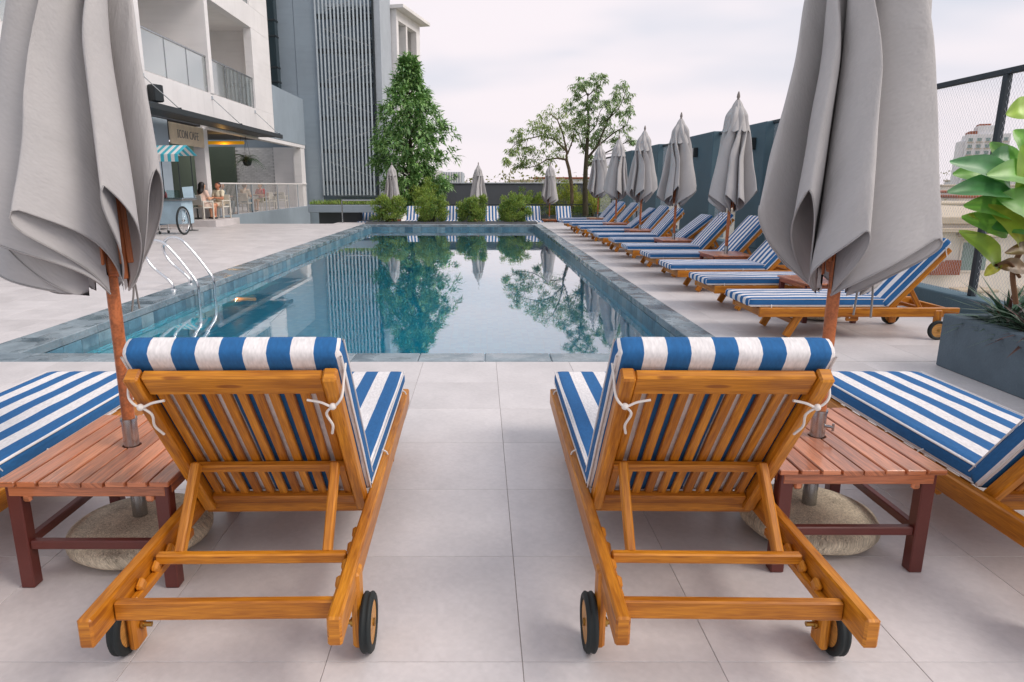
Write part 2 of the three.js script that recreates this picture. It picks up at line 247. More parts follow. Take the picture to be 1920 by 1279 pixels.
// ---------------------------------------------------------------- hotel building on the left
const CAFE = 0.22;
{
  const b = thing('hotel_building', 'white hotel wing with recessed balconies and glass railings on the left', 'building');
  const X = -10, K = -10.35;
  const zs = [[-15.2, -20.5], [-21.4, -26.42], [-26.72, -31.65]];
  const wall = [span(K, X, 3.86, 4.74, -12, -34.2, 0.01)];
  for (const [y0, y1] of [[4.74, 8.1], [9.0, 12.3]]) for (const [a, c] of [[-12, -15.2], [-20.5, -21.4], [-31.65, -34.2]]) wall.push(span(K, X, y0, y1, a, c, 0.008));
  wall.push(span(K, X, 8.1, 9.0, -12, -34.2, 0.008), span(K, X, 12.3, 13.5, -12, -34.2, 0.008), span(-16, K, 3.86, 13.5, -33.9, -34.2, 0.008));
  mesh('wall', wall, white, b);
  for (const y of [4.74, 9.0]) mesh('divider', span(-12.6, X + 0.03, y, y + 3.4, -26.42, -26.72, 0.01), white, b);
  mesh('balcony_back_wall', span(-12.9, -12.6, 3.9, 13.4, -12, -33.9), white2, b);
  for (const [y, k] of [[4.5, 0], [8.15, 1], [12.35, 2]]) mesh('floor_slab', span(-12.6, K, y, y + 0.2, -12.1, -33.85), white2, b);
  for (const z of [-20.95, -32.9]) mesh('side_wall', span(-12.6, K, 4.7, 12.35, z + 0.4, z - 0.4), white2, b);
  for (const y of [4.74, 9.0]) for (const [a, c] of zs) {
    const n = 3, w = (a - c) / n, d = mesh('balcony_door', [span(-12.6, -12.56, y, y + 2.35, a - 0.1, a - 1.5, 0.004)], darkMetal, b);
    mesh('pane', [span(-12.58, -12.55, y + 0.06, y + 2.29, a - 0.16, a - 0.78, 0.002), span(-12.58, -12.55, y + 0.06, y + 2.29, a - 0.83, a - 1.44, 0.002)], darkGlass, d);
    for (let k = 0; k < n; k++) { mesh('glass_pane', new THREE.BoxGeometry(0.012, 1.17, w - 0.03).translate(-10.1, y + 0.64, a - w * (k + 0.5)), balcony, b); }
    mesh('handrail', span(-10.135, -10.07, y + 1.24, y + 1.3, a, c, 0.006), steel, b);
    for (let k = 0; k <= n; k++) mesh('railing_post', bx(0.03, 1.24, 0.03, -10.1, y + 0.62, clamp(a - w * k, c + 0.02, a - 0.02), 0.003), steel, b);
  }
  // ground floor: open cafe front below the wing
  mesh('soffit', span(-15.9, K, 3.55, 3.85, -12.1, -33.8), greyDark, b);
  mesh('fascia_beam', span(-10.3, -9.99, 3.45, 3.62, -25.9, -39.9, 0.01), white, b);
  mesh('lower_wall', [span(-15.9, -15.6, -3, 3.55, -12.1, -39.9), span(-15.6, -10.6, 0, 3.55, -12.1, -12.4)], std(0x5d6a5e, 0.9, { map: rep(paintT, 0.3) }), b);
  mesh('dark_end_wall', span(-15.6, -13.95, 0, 3.55, -39.6, -39.9), std(0x5d6a5e, 0.9, { map: rep(paintT, 0.3) }), b);
  mesh('cafe_floor', [span(-15.6, -9.25, -0.35, CAFE, -23.9, -26.3, 0.01), span(-15.6, -10.06, -0.35, CAFE, -26.3, -39.8, 0.01)], deckM[1], b);
  mesh('plinth', [span(-10.06, -9.9, -4, CAFE + 0.04, -26.32, -39.85, 0.01)], greyWall, b);
  mesh('plinth_end', span(-10.0, -9.5, -0.3, 0.235, -26.29, -26.05, 0.01), greyDark, b);
  mesh('column', span(-10.55, -10.15, CAFE, 3.5, -25.75, -26.15, 0.01), white, b);
  mesh('column', span(-10.6, -10.2, CAFE, 3.5, -22.0, -23.0, 0.01), greyWall, b);
  for (const [a, c] of [[-16.2, -18.9], [-19.1, -21.9]]) { const d = mesh('shopfront', [span(-10.62, -10.52, CAFE, 3.5, a, a - 0.1), span(-10.62, -10.52, CAFE, 3.5, c + 0.1, c), span(-10.62, -10.52, 2.75, 2.9, a - 0.1, c + 0.1), span(-10.62, -10.52, 3.4, 3.5, a - 0.1, c + 0.1)], white2, b); mesh('pane', new THREE.BoxGeometry(0.01, 2.5, a - c - 0.2).translate(-10.57, 1.49, (a + c) / 2), paneM, d); mesh('pane', new THREE.BoxGeometry(0.01, 0.5, a - c - 0.2).translate(-10.57, 3.15, (a + c) / 2), paneM, d); }
  for (let k = 0; k < 3; k++) mesh('curtain', mv(new THREE.PlaneGeometry(0.5, 2.6, 14, 1), -11.2, 1.6, -17.4 - k * 1.7, 0, Math.PI / 2).translate(0, 0, 0), std(0x9fb0b4, 0.9, { side: THREE.DoubleSide }), b);
  // white brick end wall of the cafe, each brick real
  const bw = mesh('brick_wall', span(-13.94, -11.7, 0, 3.5, -39.75, -39.95), std(0xbcbcbc, 0.9), b);
  const bg = [0, 1, 2].map(() => cbox(0.292, 0.088, 0.03, 0.005)), bm = [0xf2f1f0, 0xf7f6f5, 0xe9e8e7].map(c => std(c, 0.45, { map: noiseT }));
  let nb = 0; const late = [];
  for (let r = 0; r < 33; r++) for (let k = 0; k < 8; k++) { const x = -13.94 + 0.15 + k * 0.3 - (r % 2) * 0.15, y = 0.3 + r * 0.097; if (x > -11.82 || x < -13.82 || y > 3.42) continue; nb++; const m = mesh('brick', bg[Math.floor(rnd() * 3)], bm[Math.floor(rnd() * 3)], bw); m.position.set(x, y, -39.742); }
  mesh('end_wall', [span(-11.7, -10.0, -0.2, 3.5, -39.5, -39.75, 0.01), span(-10.45, -10.02, CAFE, 3.45, -39.0, -39.5, 0.01)], white, b);
  // canopy with tie rods
  mesh('canopy', [span(-10.0, -8.92, 3.52, 3.6, -18.6, -31.6, 0.01), span(-8.98, -8.88, 3.46, 3.63, -18.6, -31.6, 0.01)], darkMetal, b);
  for (const z of [-21.2, -26.49, -31.4]) { const r = mesh('tie_rod', rod([-10.0, 4.59, z], [-8.98, 3.63, z], 0.014), steel, b); mesh('anchor', bx(0.05, 0.12, 0.08, -9.985, 4.59, z), greySide, r); mesh('anchor', bx(0.08, 0.06, 0.06, -8.98, 3.65, z), darkMetal, r); }
}
{ // railing of the cafe terrace
  const t = thing('terrace_railing', 'pale metal railing with thin upright bars along the cafe terrace', 'railing');
  mesh('handrail', span(-10.02, -9.95, 1.46, 1.52, -26.35, -39.7, 0.006), white2, t);
  for (let k = 0; k <= 7; k++) mesh('post', bx(0.05, 1.22, 0.05, -9.985, 0.86, -26.4 - k * 1.89, 0.004), greySide, t);
  for (let k = 0; k < 95; k++) if (k % 13) mesh('baluster', bx(0.014, 1.2, 0.014, -9.985, 0.86, -26.4 - k * 0.14, 0.002), white2, t);
}
{ // grey stair tower with upright louvres
  const b = thing('stair_tower', 'grey stair tower with a screen of tall upright metal louvres', 'building');
  const Z = -40, L0 = at(598, 200, Z).x, L1 = at(702, 200, Z).x, R = L1 + 0.12;
  mesh('wall', [span(-10.25, L0, -6, 16, Z - 0.002, Z - 0.4, 0.01), span(-10.25, -9.98, 3.63, 6.12, -34.2, Z, 0.01), span(-16.2, -10.26, -6, 16, Z - 0.02, Z - 0.42, 0.01), span(-10.25, R, 13.5, 16, Z, Z - 0.4, 0.01)], greyWall, b);
  const w = mesh('window', span(-13.4, -11.15, 5.2, 15, Z + 0.5, Z - 0.01, 0.03), darkGlass, b);
  for (const y of [6.2, 6.95, 7.7, 9.3, 10.1, 11.4]) mesh('mullion', [span(-13.4, -11.12, y, y + 0.09, Z + 0.53, Z + 0.0, 0.01)], darkMetal, w);
  for (const x of [-11.6]) mesh('mullion', span(x, x + 0.06, 5.2, 15, Z + 0.525, Z + 0.4, 0.01), greyDark, w);
  mesh('side_wall', span(R, R + 0.35, -6, 13.2, Z + 0.0, Z - 4.6, 0.01), greySide, b);
  mesh('back_wall', span(-10.2, R, -6, 13.4, Z - 3.4, Z - 3.6, 0.01), greyWall, b);
  const n = 15, st = (L1 - L0) / n;
  for (let k = 0; k < n; k++) mesh('louvre', span(L0 + st * k + 0.02, L0 + st * k + 0.02 + st * 0.40, 0.85, 13.4, Z + 0.10, Z - 0.06, 0.006), louvre, b);
  mesh('frame', [span(L1 + 0.02, R, 0.6, 13.4, Z + 0.1, Z - 0.3, 0.005)], darkMetal, b);
  for (let k = 0; k < 7; k++) { // stair flights and landings seen between the louvres
    const y = 0.9 + k * 1.8, d = k % 2 ? 1 : -1, xm = (L0 + R) / 2;
    mesh('landing', span(L0, R - 0.1, y - 0.16, y, Z - 2.6, Z - 3.4, 0.005), greySide, b);
    mesh('stair_flight', beam([xm - 1.3 * d, y, Z - 1.3], [xm + 1.3 * d, y + 0.9, Z - 1.3], 1.0, 0.16), greySide, b);
    mesh('stair_rail', [beam([xm - 1.3 * d, y + 0.95, Z - 0.75], [xm + 1.3 * d, y + 1.85, Z - 0.75], 0.05, 0.05), beam([xm - 1.3 * d, y + 0.5, Z - 0.75], [xm + 1.3 * d, y + 1.4, Z - 0.75], 0.03, 0.03)], white2, b);
    mesh('floor_edge', span(L0, R - 0.05, y + 0.55, y + 0.75, Z - 0.35, Z - 0.75, 0.005), greyDark, b);
  }
}
{ // further white wing behind the tower, turned a little
  const b = thing('rear_wing', 'white hotel wing behind the louvred tower with a flat overhanging roof', 'building', [-5.15, 0, -44.6], THREE.MathUtils.degToRad(-14));
  // local: facade on x = 0, going back along -z
  mesh('wall', [span(-0.4, 0, -6, 8.2, 0, -4.4, 0.01), span(-0.4, 0, 8.2, 11.3, -3.7, -4.4, 0.01), span(-0.4, 0, 8.2, 11.3, 0, -0.35, 0.01), span(-0.4, 0, 11.3, 11.9, 0, -4.4, 0.01), span(-4, -0.4, -6, 11.9, -4.1, -4.4, 0.01)], white, b);
  mesh('divider', span(-2.2, -0.02, 8.2, 11.3, -1.75, -2.0, 0.01), white2, b);
  mesh('balcony_back_wall', span(-2.5, -2.2, 4, 11.6, 0, -4.1), white2, b);
  mesh('floor_slab', span(-2.2, -0.4, 8.0, 8.2, 0, -4.1), white2, b);
  mesh('roof', span(-4.2, 0.55, 11.9, 12.12, 0.2, -5.0, 0.02), white2, b);
  for (const [a, c] of [[-0.35, -1.75], [-2.0, -3.7]]) { mesh('glass_pane', new THREE.BoxGeometry(0.012, 1.1, a - c - 0.02).translate(-0.08, 8.8, (a + c) / 2), paneM, b); mesh('handrail', span(-0.11, -0.05, 9.36, 9.42, a, c, 0.005), steel, b); }
}
{ // raised planter in front of the tower, with a handrail
  const t = thing('cantilevered_planter', 'long grey cantilevered planter trough below the louvred tower', 'planter');
  mesh('trough', [span(-6.85, -3.9, 0.36, 0.66, -27.3, -28.6, 0.015)], greyWall, t);
  mesh('support', [span(-6.6, -4.9, -4, 0.36, -28.0, -28.5, 0.01)], greyDark, t);
  mesh('soil', span(-6.78, -3.97, 0.6, 0.668, -27.38, -28.52, 0.005), soil, t);
  const h = thing('deck_handrail', 'short steel handrail on posts beside the grey planter trough', 'railing');
  mesh('handrail', tube([[-5.32, 0.86, -26.4], [-3.75, 0.86, -26.4]], 0.025, 10, 4), steel, h);
  for (const x of [-5.32, -3.8]) mesh('post', rod([x, 0, -26.4], [x, 0.86, -26.4], 0.028), steel, h);
  struct('deck_edge', [span(-5.6, PX0, -0.4, 0, -25.905, -26.85, 0.003)], deckM[0]); struct('lower_terrace', [span(-5.6, 5.2, LOW - 0.2, LOW, -26.86, -31.2, 0.003)], deckM[1]);
}

// ---------------------------------------------------------------- sun loungers
function cushionGeo(w, h, l, puff = 0.006) {
  const r = Math.min(0.024, h * 0.33), g = new THREE.BoxGeometry(w, h, l, 16, 3, 26), p = g.attributes.position, n = g.attributes.normal, u = g.attributes.uv, q = V3(), c = V3();
  for (let i = 0; i < p.count; i++) {
    q.fromBufferAttribute(p, i); const nx = n.getX(i), x = q.x, y = q.y, z = q.z;
    u.setXY(i, nx > 0.5 ? (0.08 + 0.62 + (h / 2 - y)) / 0.78 : nx < -0.5 ? (0.08 - (h / 2 - y)) / 0.78 : (0.08 + (x / w + 0.5) * 0.62) / 0.78, z * 1.1 + y + 3);
    c.set(clamp(x, -w / 2 + r, w / 2 - r), clamp(y, -h / 2 + r, h / 2 - r), clamp(z, -l / 2 + r, l / 2 - r));
    q.sub(c).normalize(); n.setXYZ(i, q.x, q.y, q.z); c.addScaledVector(q, r);
    const e = (1 - Math.pow(2 * x / w, 4)) * (1 - Math.pow(2 * z / l, 6)), wob = (vn(x * 9 + 5, z * 7 + 3, 64, 64, 4) - 0.5) * 0.006;
    if (Math.abs(y) > h / 2 - 1e-4) c.y += Math.sign(y) * puff * e + wob * e;
    if (Math.abs(x) > w / 2 - 1e-4) c.x += Math.sign(x) * (vn(z * 8, y * 20 + 9, 64, 64, 8) - 0.5) * 0.008;
    p.setXYZ(i, c.x, c.y, c.z);
  }
  return g;
}
function addPiping(w, h, l, parent) {
  for (const a of [-1, 1]) for (const b of [-1, 1]) mesh('piping', tube([[a * (w / 2 - 0.005), b * (h / 2 - 0.006), -l / 2 + 0.02], [a * (w / 2 - 0.004), b * (h / 2 - 0.005), 0], [a * (w / 2 - 0.005), b * (h / 2 - 0.006), l / 2 - 0.02]], 0.0036, 6, 10), piping, parent);
}
const wheelGeo = { tyre: mv(lathe([[0.066, -0.016], [0.084, -0.018], [0.0915, -0.012], [0.0915, -0.006], [0.0885, -0.004], [0.0885, 0.004], [0.0915, 0.006], [0.0915, 0.012], [0.084, 0.018], [0.066, 0.016], [0.066, -0.016]], 32), 0, 0, 0, 0, 0, Math.PI / 2), disc: mv(new THREE.CylinderGeometry(0.067, 0.067, 0.027, 28), 0, 0, 0, 0, 0, Math.PI / 2) };
const notchGeo = cbox(0.022, 0.036, 0.04, 0.01);
const slatShort = [0, 1, 2].map(() => cbox(0.0285, 0.018, 0.68, 0.003)), seatSlat = [0, 1].map(() => cbox(0.59, 0.016, 0.06, 0.003));
function makeLounger(L, tilt, label, group, pos, turn, HZ = -0.71, tail = 0.075) {
  const t = thing('sun_lounger', label, 'sun lounger', pos, turn, group), b = THREE.MathUtils.degToRad(tilt), HY = 0.285, CW = 0.645;
  for (const s of [-1, 1]) {
    mesh('side_rail', bx(0.04, 0.088, L + tail, s * 0.33, 0.256, -L / 2 + tail / 2, 0.006), teakOf(), t);
    mesh('front_leg', beam([s * 0.275, 0.235, -L + 0.42], [s * 0.275, 0.012, -L + 0.30], 0.034, 0.072, 0.005), teakOf(), t);
    mesh('rear_leg', [bx(0.028, 0.26, 0.075, s * 0.344, 0.15, -0.2, 0.012)], teakOf(), t);
    const w = mesh('wheel', wheelGeo.disc, hubWood, t); w.position.set(s * 0.376, 0.0915, -0.2);
    mesh('tyre', wheelGeo.tyre, rubber, w);
    mesh('axle_bolt', [mv(new THREE.CylinderGeometry(0.008, 0.008, 0.1, 10), -s * 0.03, 0, 0, 0, 0, Math.PI / 2), mv(new THREE.CylinderGeometry(0.014, 0.014, 0.008, 6), -s * 0.052, 0, 0, 0, 0, Math.PI / 2), mv(new THREE.CylinderGeometry(0.012, 0.012, 0.006, 6), s * 0.017, 0, 0, 0, 0, Math.PI / 2)], brass, w);
    const rk = mesh('ratchet_rail', bx(0.022, 0.03, 0.42, s * 0.298, 0.222, -0.33, 0.004), teakOf(), t);
    for (let k = 0; k < 4; k++) { const m = mesh('notch', notchGeo, teakOf(), rk); m.position.set(s * 0.298, 0.246, -0.17 - k * 0.1); m.rotation.x = 0.5; }
    mesh('rail_block', bx(0.03, 0.05, 0.12, s * 0.30, 0.19, -0.98, 0.012), teakOf(), t);
  }
  mesh('rear_crossbar', bx(0.618, 0.058, 0.03, 0, 0.25, -0.045, 0.005), teakOf(), t);
  mesh('support_bar', bx(0.60, 0.034, 0.03, 0, 0.268, -0.285, 0.005), teakOf(), t);
  mesh('hinge_bar', bx(0.618, 0.06, 0.035, 0, 0.235, HZ - 0.02, 0.005), teakOf(), t);
  mesh('foot_crossbar', bx(0.618, 0.075, 0.03, 0, 0.255, -L + 0.02, 0.005), teakOf(), t);
  mesh('leg_stretcher', bx(0.52, 0.05, 0.025, 0, 0.15, -L + 0.37, 0.004), teakOf(), t);
  for (let k = 0; k < 8; k++) { const m = mesh('seat_slat', seatSlat[k % 2], teakOf(), t); m.position.set(0, 0.291, HZ - 0.1 - k * (L + HZ - 0.18) / 7.6); }
  const br = grp('backrest', t); br.position.set(0, HY, HZ); br.rotation.x = -b;
  for (const s of [-1, 1]) mesh('stile', bx(0.042, 0.05, 0.80, s * 0.286, -0.03, 0.365, 0.006), teakOf(), br);
  mesh('top_rail', bx(0.528, 0.032, 0.085, 0, -0.022, 0.715, 0.006), teakOf(), br);
  mesh('bottom_rail', bx(0.528, 0.03, 0.05, 0, -0.024, 0.015, 0.005), teakOf(), br);
  mesh('middle_bar', bx(0.528, 0.022, 0.042, 0, -0.036, 0.255, 0.004), teakOf(), br);
  for (let k = 0; k < 11; k++) { const m = mesh('slat', slatShort[k % 3], teakOf(), br); m.position.set(-0.24 + k * 0.048, -0.013, 0.355); }
  for (const s of [-1, 1]) {
    const p = V3(s * 0.235, HY + Math.sin(b) * 0.30 - Math.cos(b) * 0.05, HZ + Math.cos(b) * 0.30 + Math.sin(b) * 0.05);
    mesh('support_strut', beam([p.x, p.y, p.z], [s * 0.235, 0.27, -0.305], 0.028, 0.042, 0.005), teakOf(), t);
  }
  const SL = L + HZ + 0.1, seat = mesh('seat_cushion', cushionGeo(CW, 0.078, SL), cushion, t); seat.position.set(0, 0.343, HZ - SL / 2 + 0.0);
  addPiping(CW, 0.078, SL, seat);
  const bc = mesh('back_cushion', cushionGeo(CW, 0.078, 0.815), cushion, t); const nn = 0.045, ss = 0.405; bc.position.set(0, HY + Math.sin(b) * ss + Math.cos(b) * nn, HZ + Math.cos(b) * ss - Math.sin(b) * nn); bc.rotation.x = -b;
  addPiping(CW, 0.078, 0.815, bc);
  // cords that tie the cushion to the frame
  for (const s of [-1, 1]) {
    const J = (x, n, q0) => V3(x, HY + Math.sin(b) * (q0 - 0.06) + Math.cos(b) * n, HZ + Math.cos(b) * (q0 - 0.06) - Math.sin(b) * n), x = s * 0.322;
    mesh('tie', [tube([J(x, 0.03, 0.80), J(s * 0.318, -0.01, 0.775), J(s * 0.312, -0.06, 0.745), J(s * 0.285, -0.072, 0.72), J(s * 0.25, -0.064, 0.73), J(s * 0.21, -0.062, 0.74)], 0.0042, 6, 24), tube([J(s * 0.285, -0.07, 0.72), J(s * 0.262, -0.075, 0.69), J(s * 0.272, -0.078, 0.63), J(s * 0.262, -0.075, 0.58)], 0.0042, 6, 16), mv(new THREE.SphereGeometry(0.011, 8, 6), ...J(s * 0.285, -0.072, 0.72).toArray())], cord, t);
    mesh('tie', tube([V3(s * 0.312, 0.33, HZ - 0.32), V3(s * 0.338, 0.312, HZ - 0.33), V3(s * 0.341, 0.27, HZ - 0.335), V3(s * 0.337, 0.235, HZ - 0.34), V3(s * 0.343, 0.2, HZ - 0.36)], 0.004, 5, 14), cord, t);
    mesh('tie', tube([V3(s * 0.312, 0.33, -L + 0.12), V3(s * 0.338, 0.312, -L + 0.11), V3(s * 0.341, 0.26, -L + 0.115), V3(s * 0.337, 0.2, -L + 0.12)], 0.004, 5, 14), cord, t);
  }
  return t;
}
const GF = 'loungers facing the pool in the foreground', GR = 'loungers in the row along the right side of the pool', GB = 'loungers behind the shrubs at the far end';
const R = THREE.MathUtils.degToRad;
const near1 = makeLounger(2.0, 54, 'foreground lounger left of centre, seen from behind with raised slatted back', GF, [-0.722, 0, -1.65], R(0.9));
copyThing(near1, 'foreground lounger right of centre, seen from behind with raised slatted back', [0.712, 0, -1.65], R(-0.9));
copyThing(near1, 'foreground lounger cut by the left edge, beyond the left side table', [-2.16, 0, -1.66], R(0.3));
copyThing(near1, 'foreground lounger cut by the right edge, beyond the right side table', [2.20, 0, -1.66], R(-0.3));
const ordinal = ['nearest', 'second', 'third', 'fourth', 'fifth', 'sixth', 'seventh', 'eighth', 'ninth', 'tenth', 'eleventh', 'twelfth'];
const rowZ = [-6.58, -8.03, -9.42, -10.9, -12.22, -13.72, -15.05, -16.5, -17.9, -19.4, -20.8, -22.3];
const row1 = makeLounger(1.88, 49, 'nearest lounger of the row along the right poolside', GR, [4.50, 0, rowZ[0]], Math.PI / 2, -0.67, 0.0);
const rowLow = makeLounger(1.88, 39, 'second lounger from the camera in the row along the right poolside', GR, [4.55, 0, rowZ[1]], Math.PI / 2 + 0.02, -0.67, 0.0);
for (let k = 2; k < 12; k++) copyThing(k === 5 || k === 8 ? rowLow : row1, ordinal[k] + ' lounger from the camera in the row along the right poolside', [4.53 + rr(-0.09, 0.09), 0, rowZ[k] + rr(-0.03, 0.03)], Math.PI / 2 + rr(-0.035, 0.035));
const farX = [-4.67, -2.8, -1.15, 0.5, 2.2, 3.5], farW = ['leftmost far lounger, between the handrail post and the first shrub', 'far lounger between the first and second shrubs', 'far lounger between the second and third shrubs', 'far lounger between the third and fourth shrubs', 'far lounger just right of the fourth shrub', 'far lounger behind the end of the right poolside row'];
farX.forEach((x, k) => { const c = copyThing(row1, farW[k], [x, LOW, -29.4], Math.PI + rr(-0.03, 0.03)); c.userData.group = GB; });

// ---------------------------------------------------------------- side tables
function makeTable(label, mats, pos, turn, group) {
  const t = thing('side_table', label, 'side table', pos, turn, group), W = 0.61, D = 0.70, n = 8, p = W / n, hr = 0.036;
  for (let k = 0; k < n; k++) {
    const x0 = -W / 2 + p * k + 0.0045, x1 = x0 + p - 0.009; let g;
    if (k === 3 || k === 4) { // notch for the umbrella pole
      const s = new THREE.Shape(), e = k === 3 ? x1 : x0, f = k === 3 ? x0 : x1, a = Math.sqrt(hr * hr - e * e), th = Math.atan2(a, Math.abs(e));
      s.moveTo(f, -D / 2); s.lineTo(e, -D / 2); s.lineTo(e, -a);
      for (let q = 1; q < 8; q++) { const an = -th + 2 * th * q / 8 ; const X = (k === 3 ? -1 : 1) * hr * Math.cos(-th + 2 * th * q / 8); s.lineTo(X, hr * Math.sin(an)); }
      s.lineTo(e, a); s.lineTo(e, D / 2); s.lineTo(f, D / 2); s.closePath();
      g = new THREE.ExtrudeGeometry(s, { depth: 0.016, bevelEnabled: true, bevelSize: 0.0015, bevelThickness: 0.002, bevelSegments: 1 });
      { const u = g.attributes.uv, q = g.attributes.position; for (let i = 0; i < q.count; i++) u.setXY(i, q.getY(i) + k, q.getX(i) + q.getZ(i)); }
      mv(g, 0, 0.405, 0, -Math.PI / 2);
    } else g = bx(x1 - x0, 0.02, D, (x0 + x1) / 2, 0.415, 0, 0.003);
    mesh('slat', g, mats[k % 3], t);
  }
  for (const s of [-1, 1]) {
    mesh('apron', bx(W - 0.06, 0.045, 0.024, 0, 0.382, s * (D / 2 - 0.035), 0.004), mats[0], t);
    mesh('apron', bx(0.024, 0.045, D - 0.10, s * (W / 2 - 0.03), 0.382, 0, 0.004), mats[1], t);
    mesh('stretcher', bx(W - 0.14, 0.034, 0.03, 0, 0.165, s * (D / 2 - 0.05), 0.004), maroon, t);
    mesh('stretcher', bx(0.03, 0.034, D - 0.15, s * (W / 2 - 0.045), 0.165, 0, 0.004), maroon, t);
    for (const q of [-1, 1]) { mesh('leg', bx(0.05, 0.4, 0.05, s * (W / 2 - 0.045), 0.2, q * (D / 2 - 0.05), 0.004), maroon, t); mesh('bracket', bx(0.03, 0.03, 0.02, s * (W / 2 - 0.09), 0.352, q * (D / 2 - 0.035), 0.008), mats[2], t); }
  }
  return t;
}
makeTable('reddish slatted side table round the left foreground parasol pole', redTop, [-1.375, 0, -2.50], 0, 'side tables');
const tab2 = makeTable('reddish slatted side table round the right foreground parasol pole', redTop, [1.375, 0, -2.60], 0, 'side tables');
const pairZ = [0, 1, 2, 3, 4, 5].map(k => (rowZ[2 * k] + rowZ[2 * k + 1]) / 2);
pairZ.forEach((z, k) => copyThing(tab2, ordinal[k] + ' reddish side table from the camera between the right row loungers', [3.68, 0, z], 0));
[-3.63, -0.09, 2.86].forEach((x, k) => copyThing(tab2, ['far side table behind the first shrub', 'far side table behind the third shrub', 'far side table to the right of the fourth shrub'][k], [x, LOW, -28.5], 0));

// ---------------------------------------------------------------- closed parasols
function canopyGeo(o) {
  const N = o.N || 288, Mv = 46, k = 8, P = [], U = [], I = [], amp = [], hang = [], sk = [], ph = [];
  let sd = o.seed * 7919 + 13; const r1 = () => { sd = (sd * 16807) % 2147483647; return sd / 2147483647; };
  for (let i = 0; i < k; i++) { amp.push(0.74 + 0.4 * r1()); hang.push(r1()); sk.push(0.6 + 0.45 * r1()); ph.push((r1() - 0.5) * 0.25); }
  if (o.amp) o.amp.forEach((a, i) => amp[i] = a); if (o.hang) o.hang.forEach((a, i) => hang[i] = a); if (o.skew) o.skew.forEach((a, i) => sk[i] = a);
  for (let j = 0; j <= Mv; j++) for (let i = 0; i <= N; i++) {
    const v = j / Mv, f = i / N * k, fi = Math.floor(f) % k, p = f - Math.floor(f), m = Math.pow(Math.sin(Math.PI * p), 0.8), phi = (i / N) * Math.PI * 2 + ph[fi] * m;
    const w = v < 0.12 ? v / 0.12 * 0.28 : 0.28 + (v - 0.12) / 0.88 * 0.72;
    const open = 0.55 + 0.45 * smooth(0, 0.35, v), rv = 0.035 + (o.R || 0.37) * Math.pow(w, o.pw || 0.72) * (1 + 0.06 * smooth(0.6, 1, v));
    const deep = mix(0.86, 0.24, smooth(0.02, 0.35, v)) , rad = rv * (deep + (1 - deep) * m * amp[fi]);
    const crease = Math.sin(p * 9.4 + fi * 2.1 + v * 2.5) * 0.010 * v * (o.rip || 1) + (vn(p * 5 + fi * 3, v * 6, 64, 64, o.seed) - 0.5) * 0.022 * v;
    const hem = o.hem + (0.20 + 0.20 * hang[fi]) * (0.5 * Math.sin(Math.PI * p) + 0.5 * (1 - Math.abs(2 * p - 1))) + 0.05 * Math.cos(fi * 2.4 + 1) * (1 - m) * 0;
    const a = phi + sk[fi] * m * open * smooth(0.05, 0.6, v) * (o.dir || 1), q = (rad + crease) * (o.side ? 1 + o.side * v * Math.cos(a - o.sideAt) : 1);
    const lx = o.lean ? o.lean[0] : 0, lz = o.lean ? o.lean[1] : 0, lift = o.lift ? o.lift * Math.cos(a - o.liftAt) * v : 0;
    P.push(Math.cos(a) * q + lx * v, mix(o.top, hem, v) + lift * m, Math.sin(a) * q + lz * v); U.push(f * 0.3, v * 1.6);
  }
  for (let j = 0; j < Mv; j++) for (let i = 0; i < N; i++) { const a = j * (N + 1) + i, b = a + N + 1; I.push(a, a + 1, b, b, a + 1, b + 1); }
  const g = new THREE.BufferGeometry(); g.setAttribute('position', new THREE.Float32BufferAttribute(P, 3)); g.setAttribute('uv', new THREE.Float32BufferAttribute(U, 2)); g.setIndex(I); g.computeVertexNormals();
  { const n = g.attributes.normal; for (let j = 0; j <= Mv; j++) { const a = j * (N + 1), b = a + N, x = n.getX(a) + n.getX(b), y = n.getY(a) + n.getY(b), z = n.getZ(a) + n.getZ(b), l = Math.hypot(x, y, z) || 1; n.setXYZ(a, x / l, y / l, z / l); n.setXYZ(b, x / l, y / l, z / l); } }
  { const pts = []; for (let i = 0; i < N; i += 2) { const q = (Mv * (N + 1) + i) * 3; pts.push(V3(P[q], P[q + 1] + 0.002, P[q + 2])); } g.userData.hem = new THREE.TubeGeometry(new THREE.CatmullRomCurve3(pts, true, 'centripetal'), N, 0.0032, 5, true); }
  return g;
}
function capGeo(s) { // small upper tier that shelters the vent
  const N = 144, Mv = 10, P = [], U = [], I = [];
  for (let j = 0; j <= Mv; j++) for (let i = 0; i <= N; i++) { const v = j / Mv, a = i / N * Math.PI * 2, m = Math.abs(Math.sin(a * 4 + s)), r = 0.03 + 0.165 * Math.pow(v, 0.75) * (0.66 + 0.34 * Math.pow(m, 0.6)); P.push(Math.cos(a + 0.12 * m * v) * r, 2.605 - v * (0.40 + 0.045 * m), Math.sin(a + 0.12 * m * v) * r); U.push(i / N * 2, v * 0.5); }
  for (let j = 0; j < Mv; j++) for (let i = 0; i < N; i++) { const a = j * (N + 1) + i, b = a + N + 1; I.push(a, a + 1, b, b, a + 1, b + 1); }
  const g = new THREE.BufferGeometry(); g.setAttribute('position', new THREE.Float32BufferAttribute(P, 3)); g.setAttribute('uv', new THREE.Float32BufferAttribute(U, 2)); g.setIndex(I); g.computeVertexNormals(); return g;
}
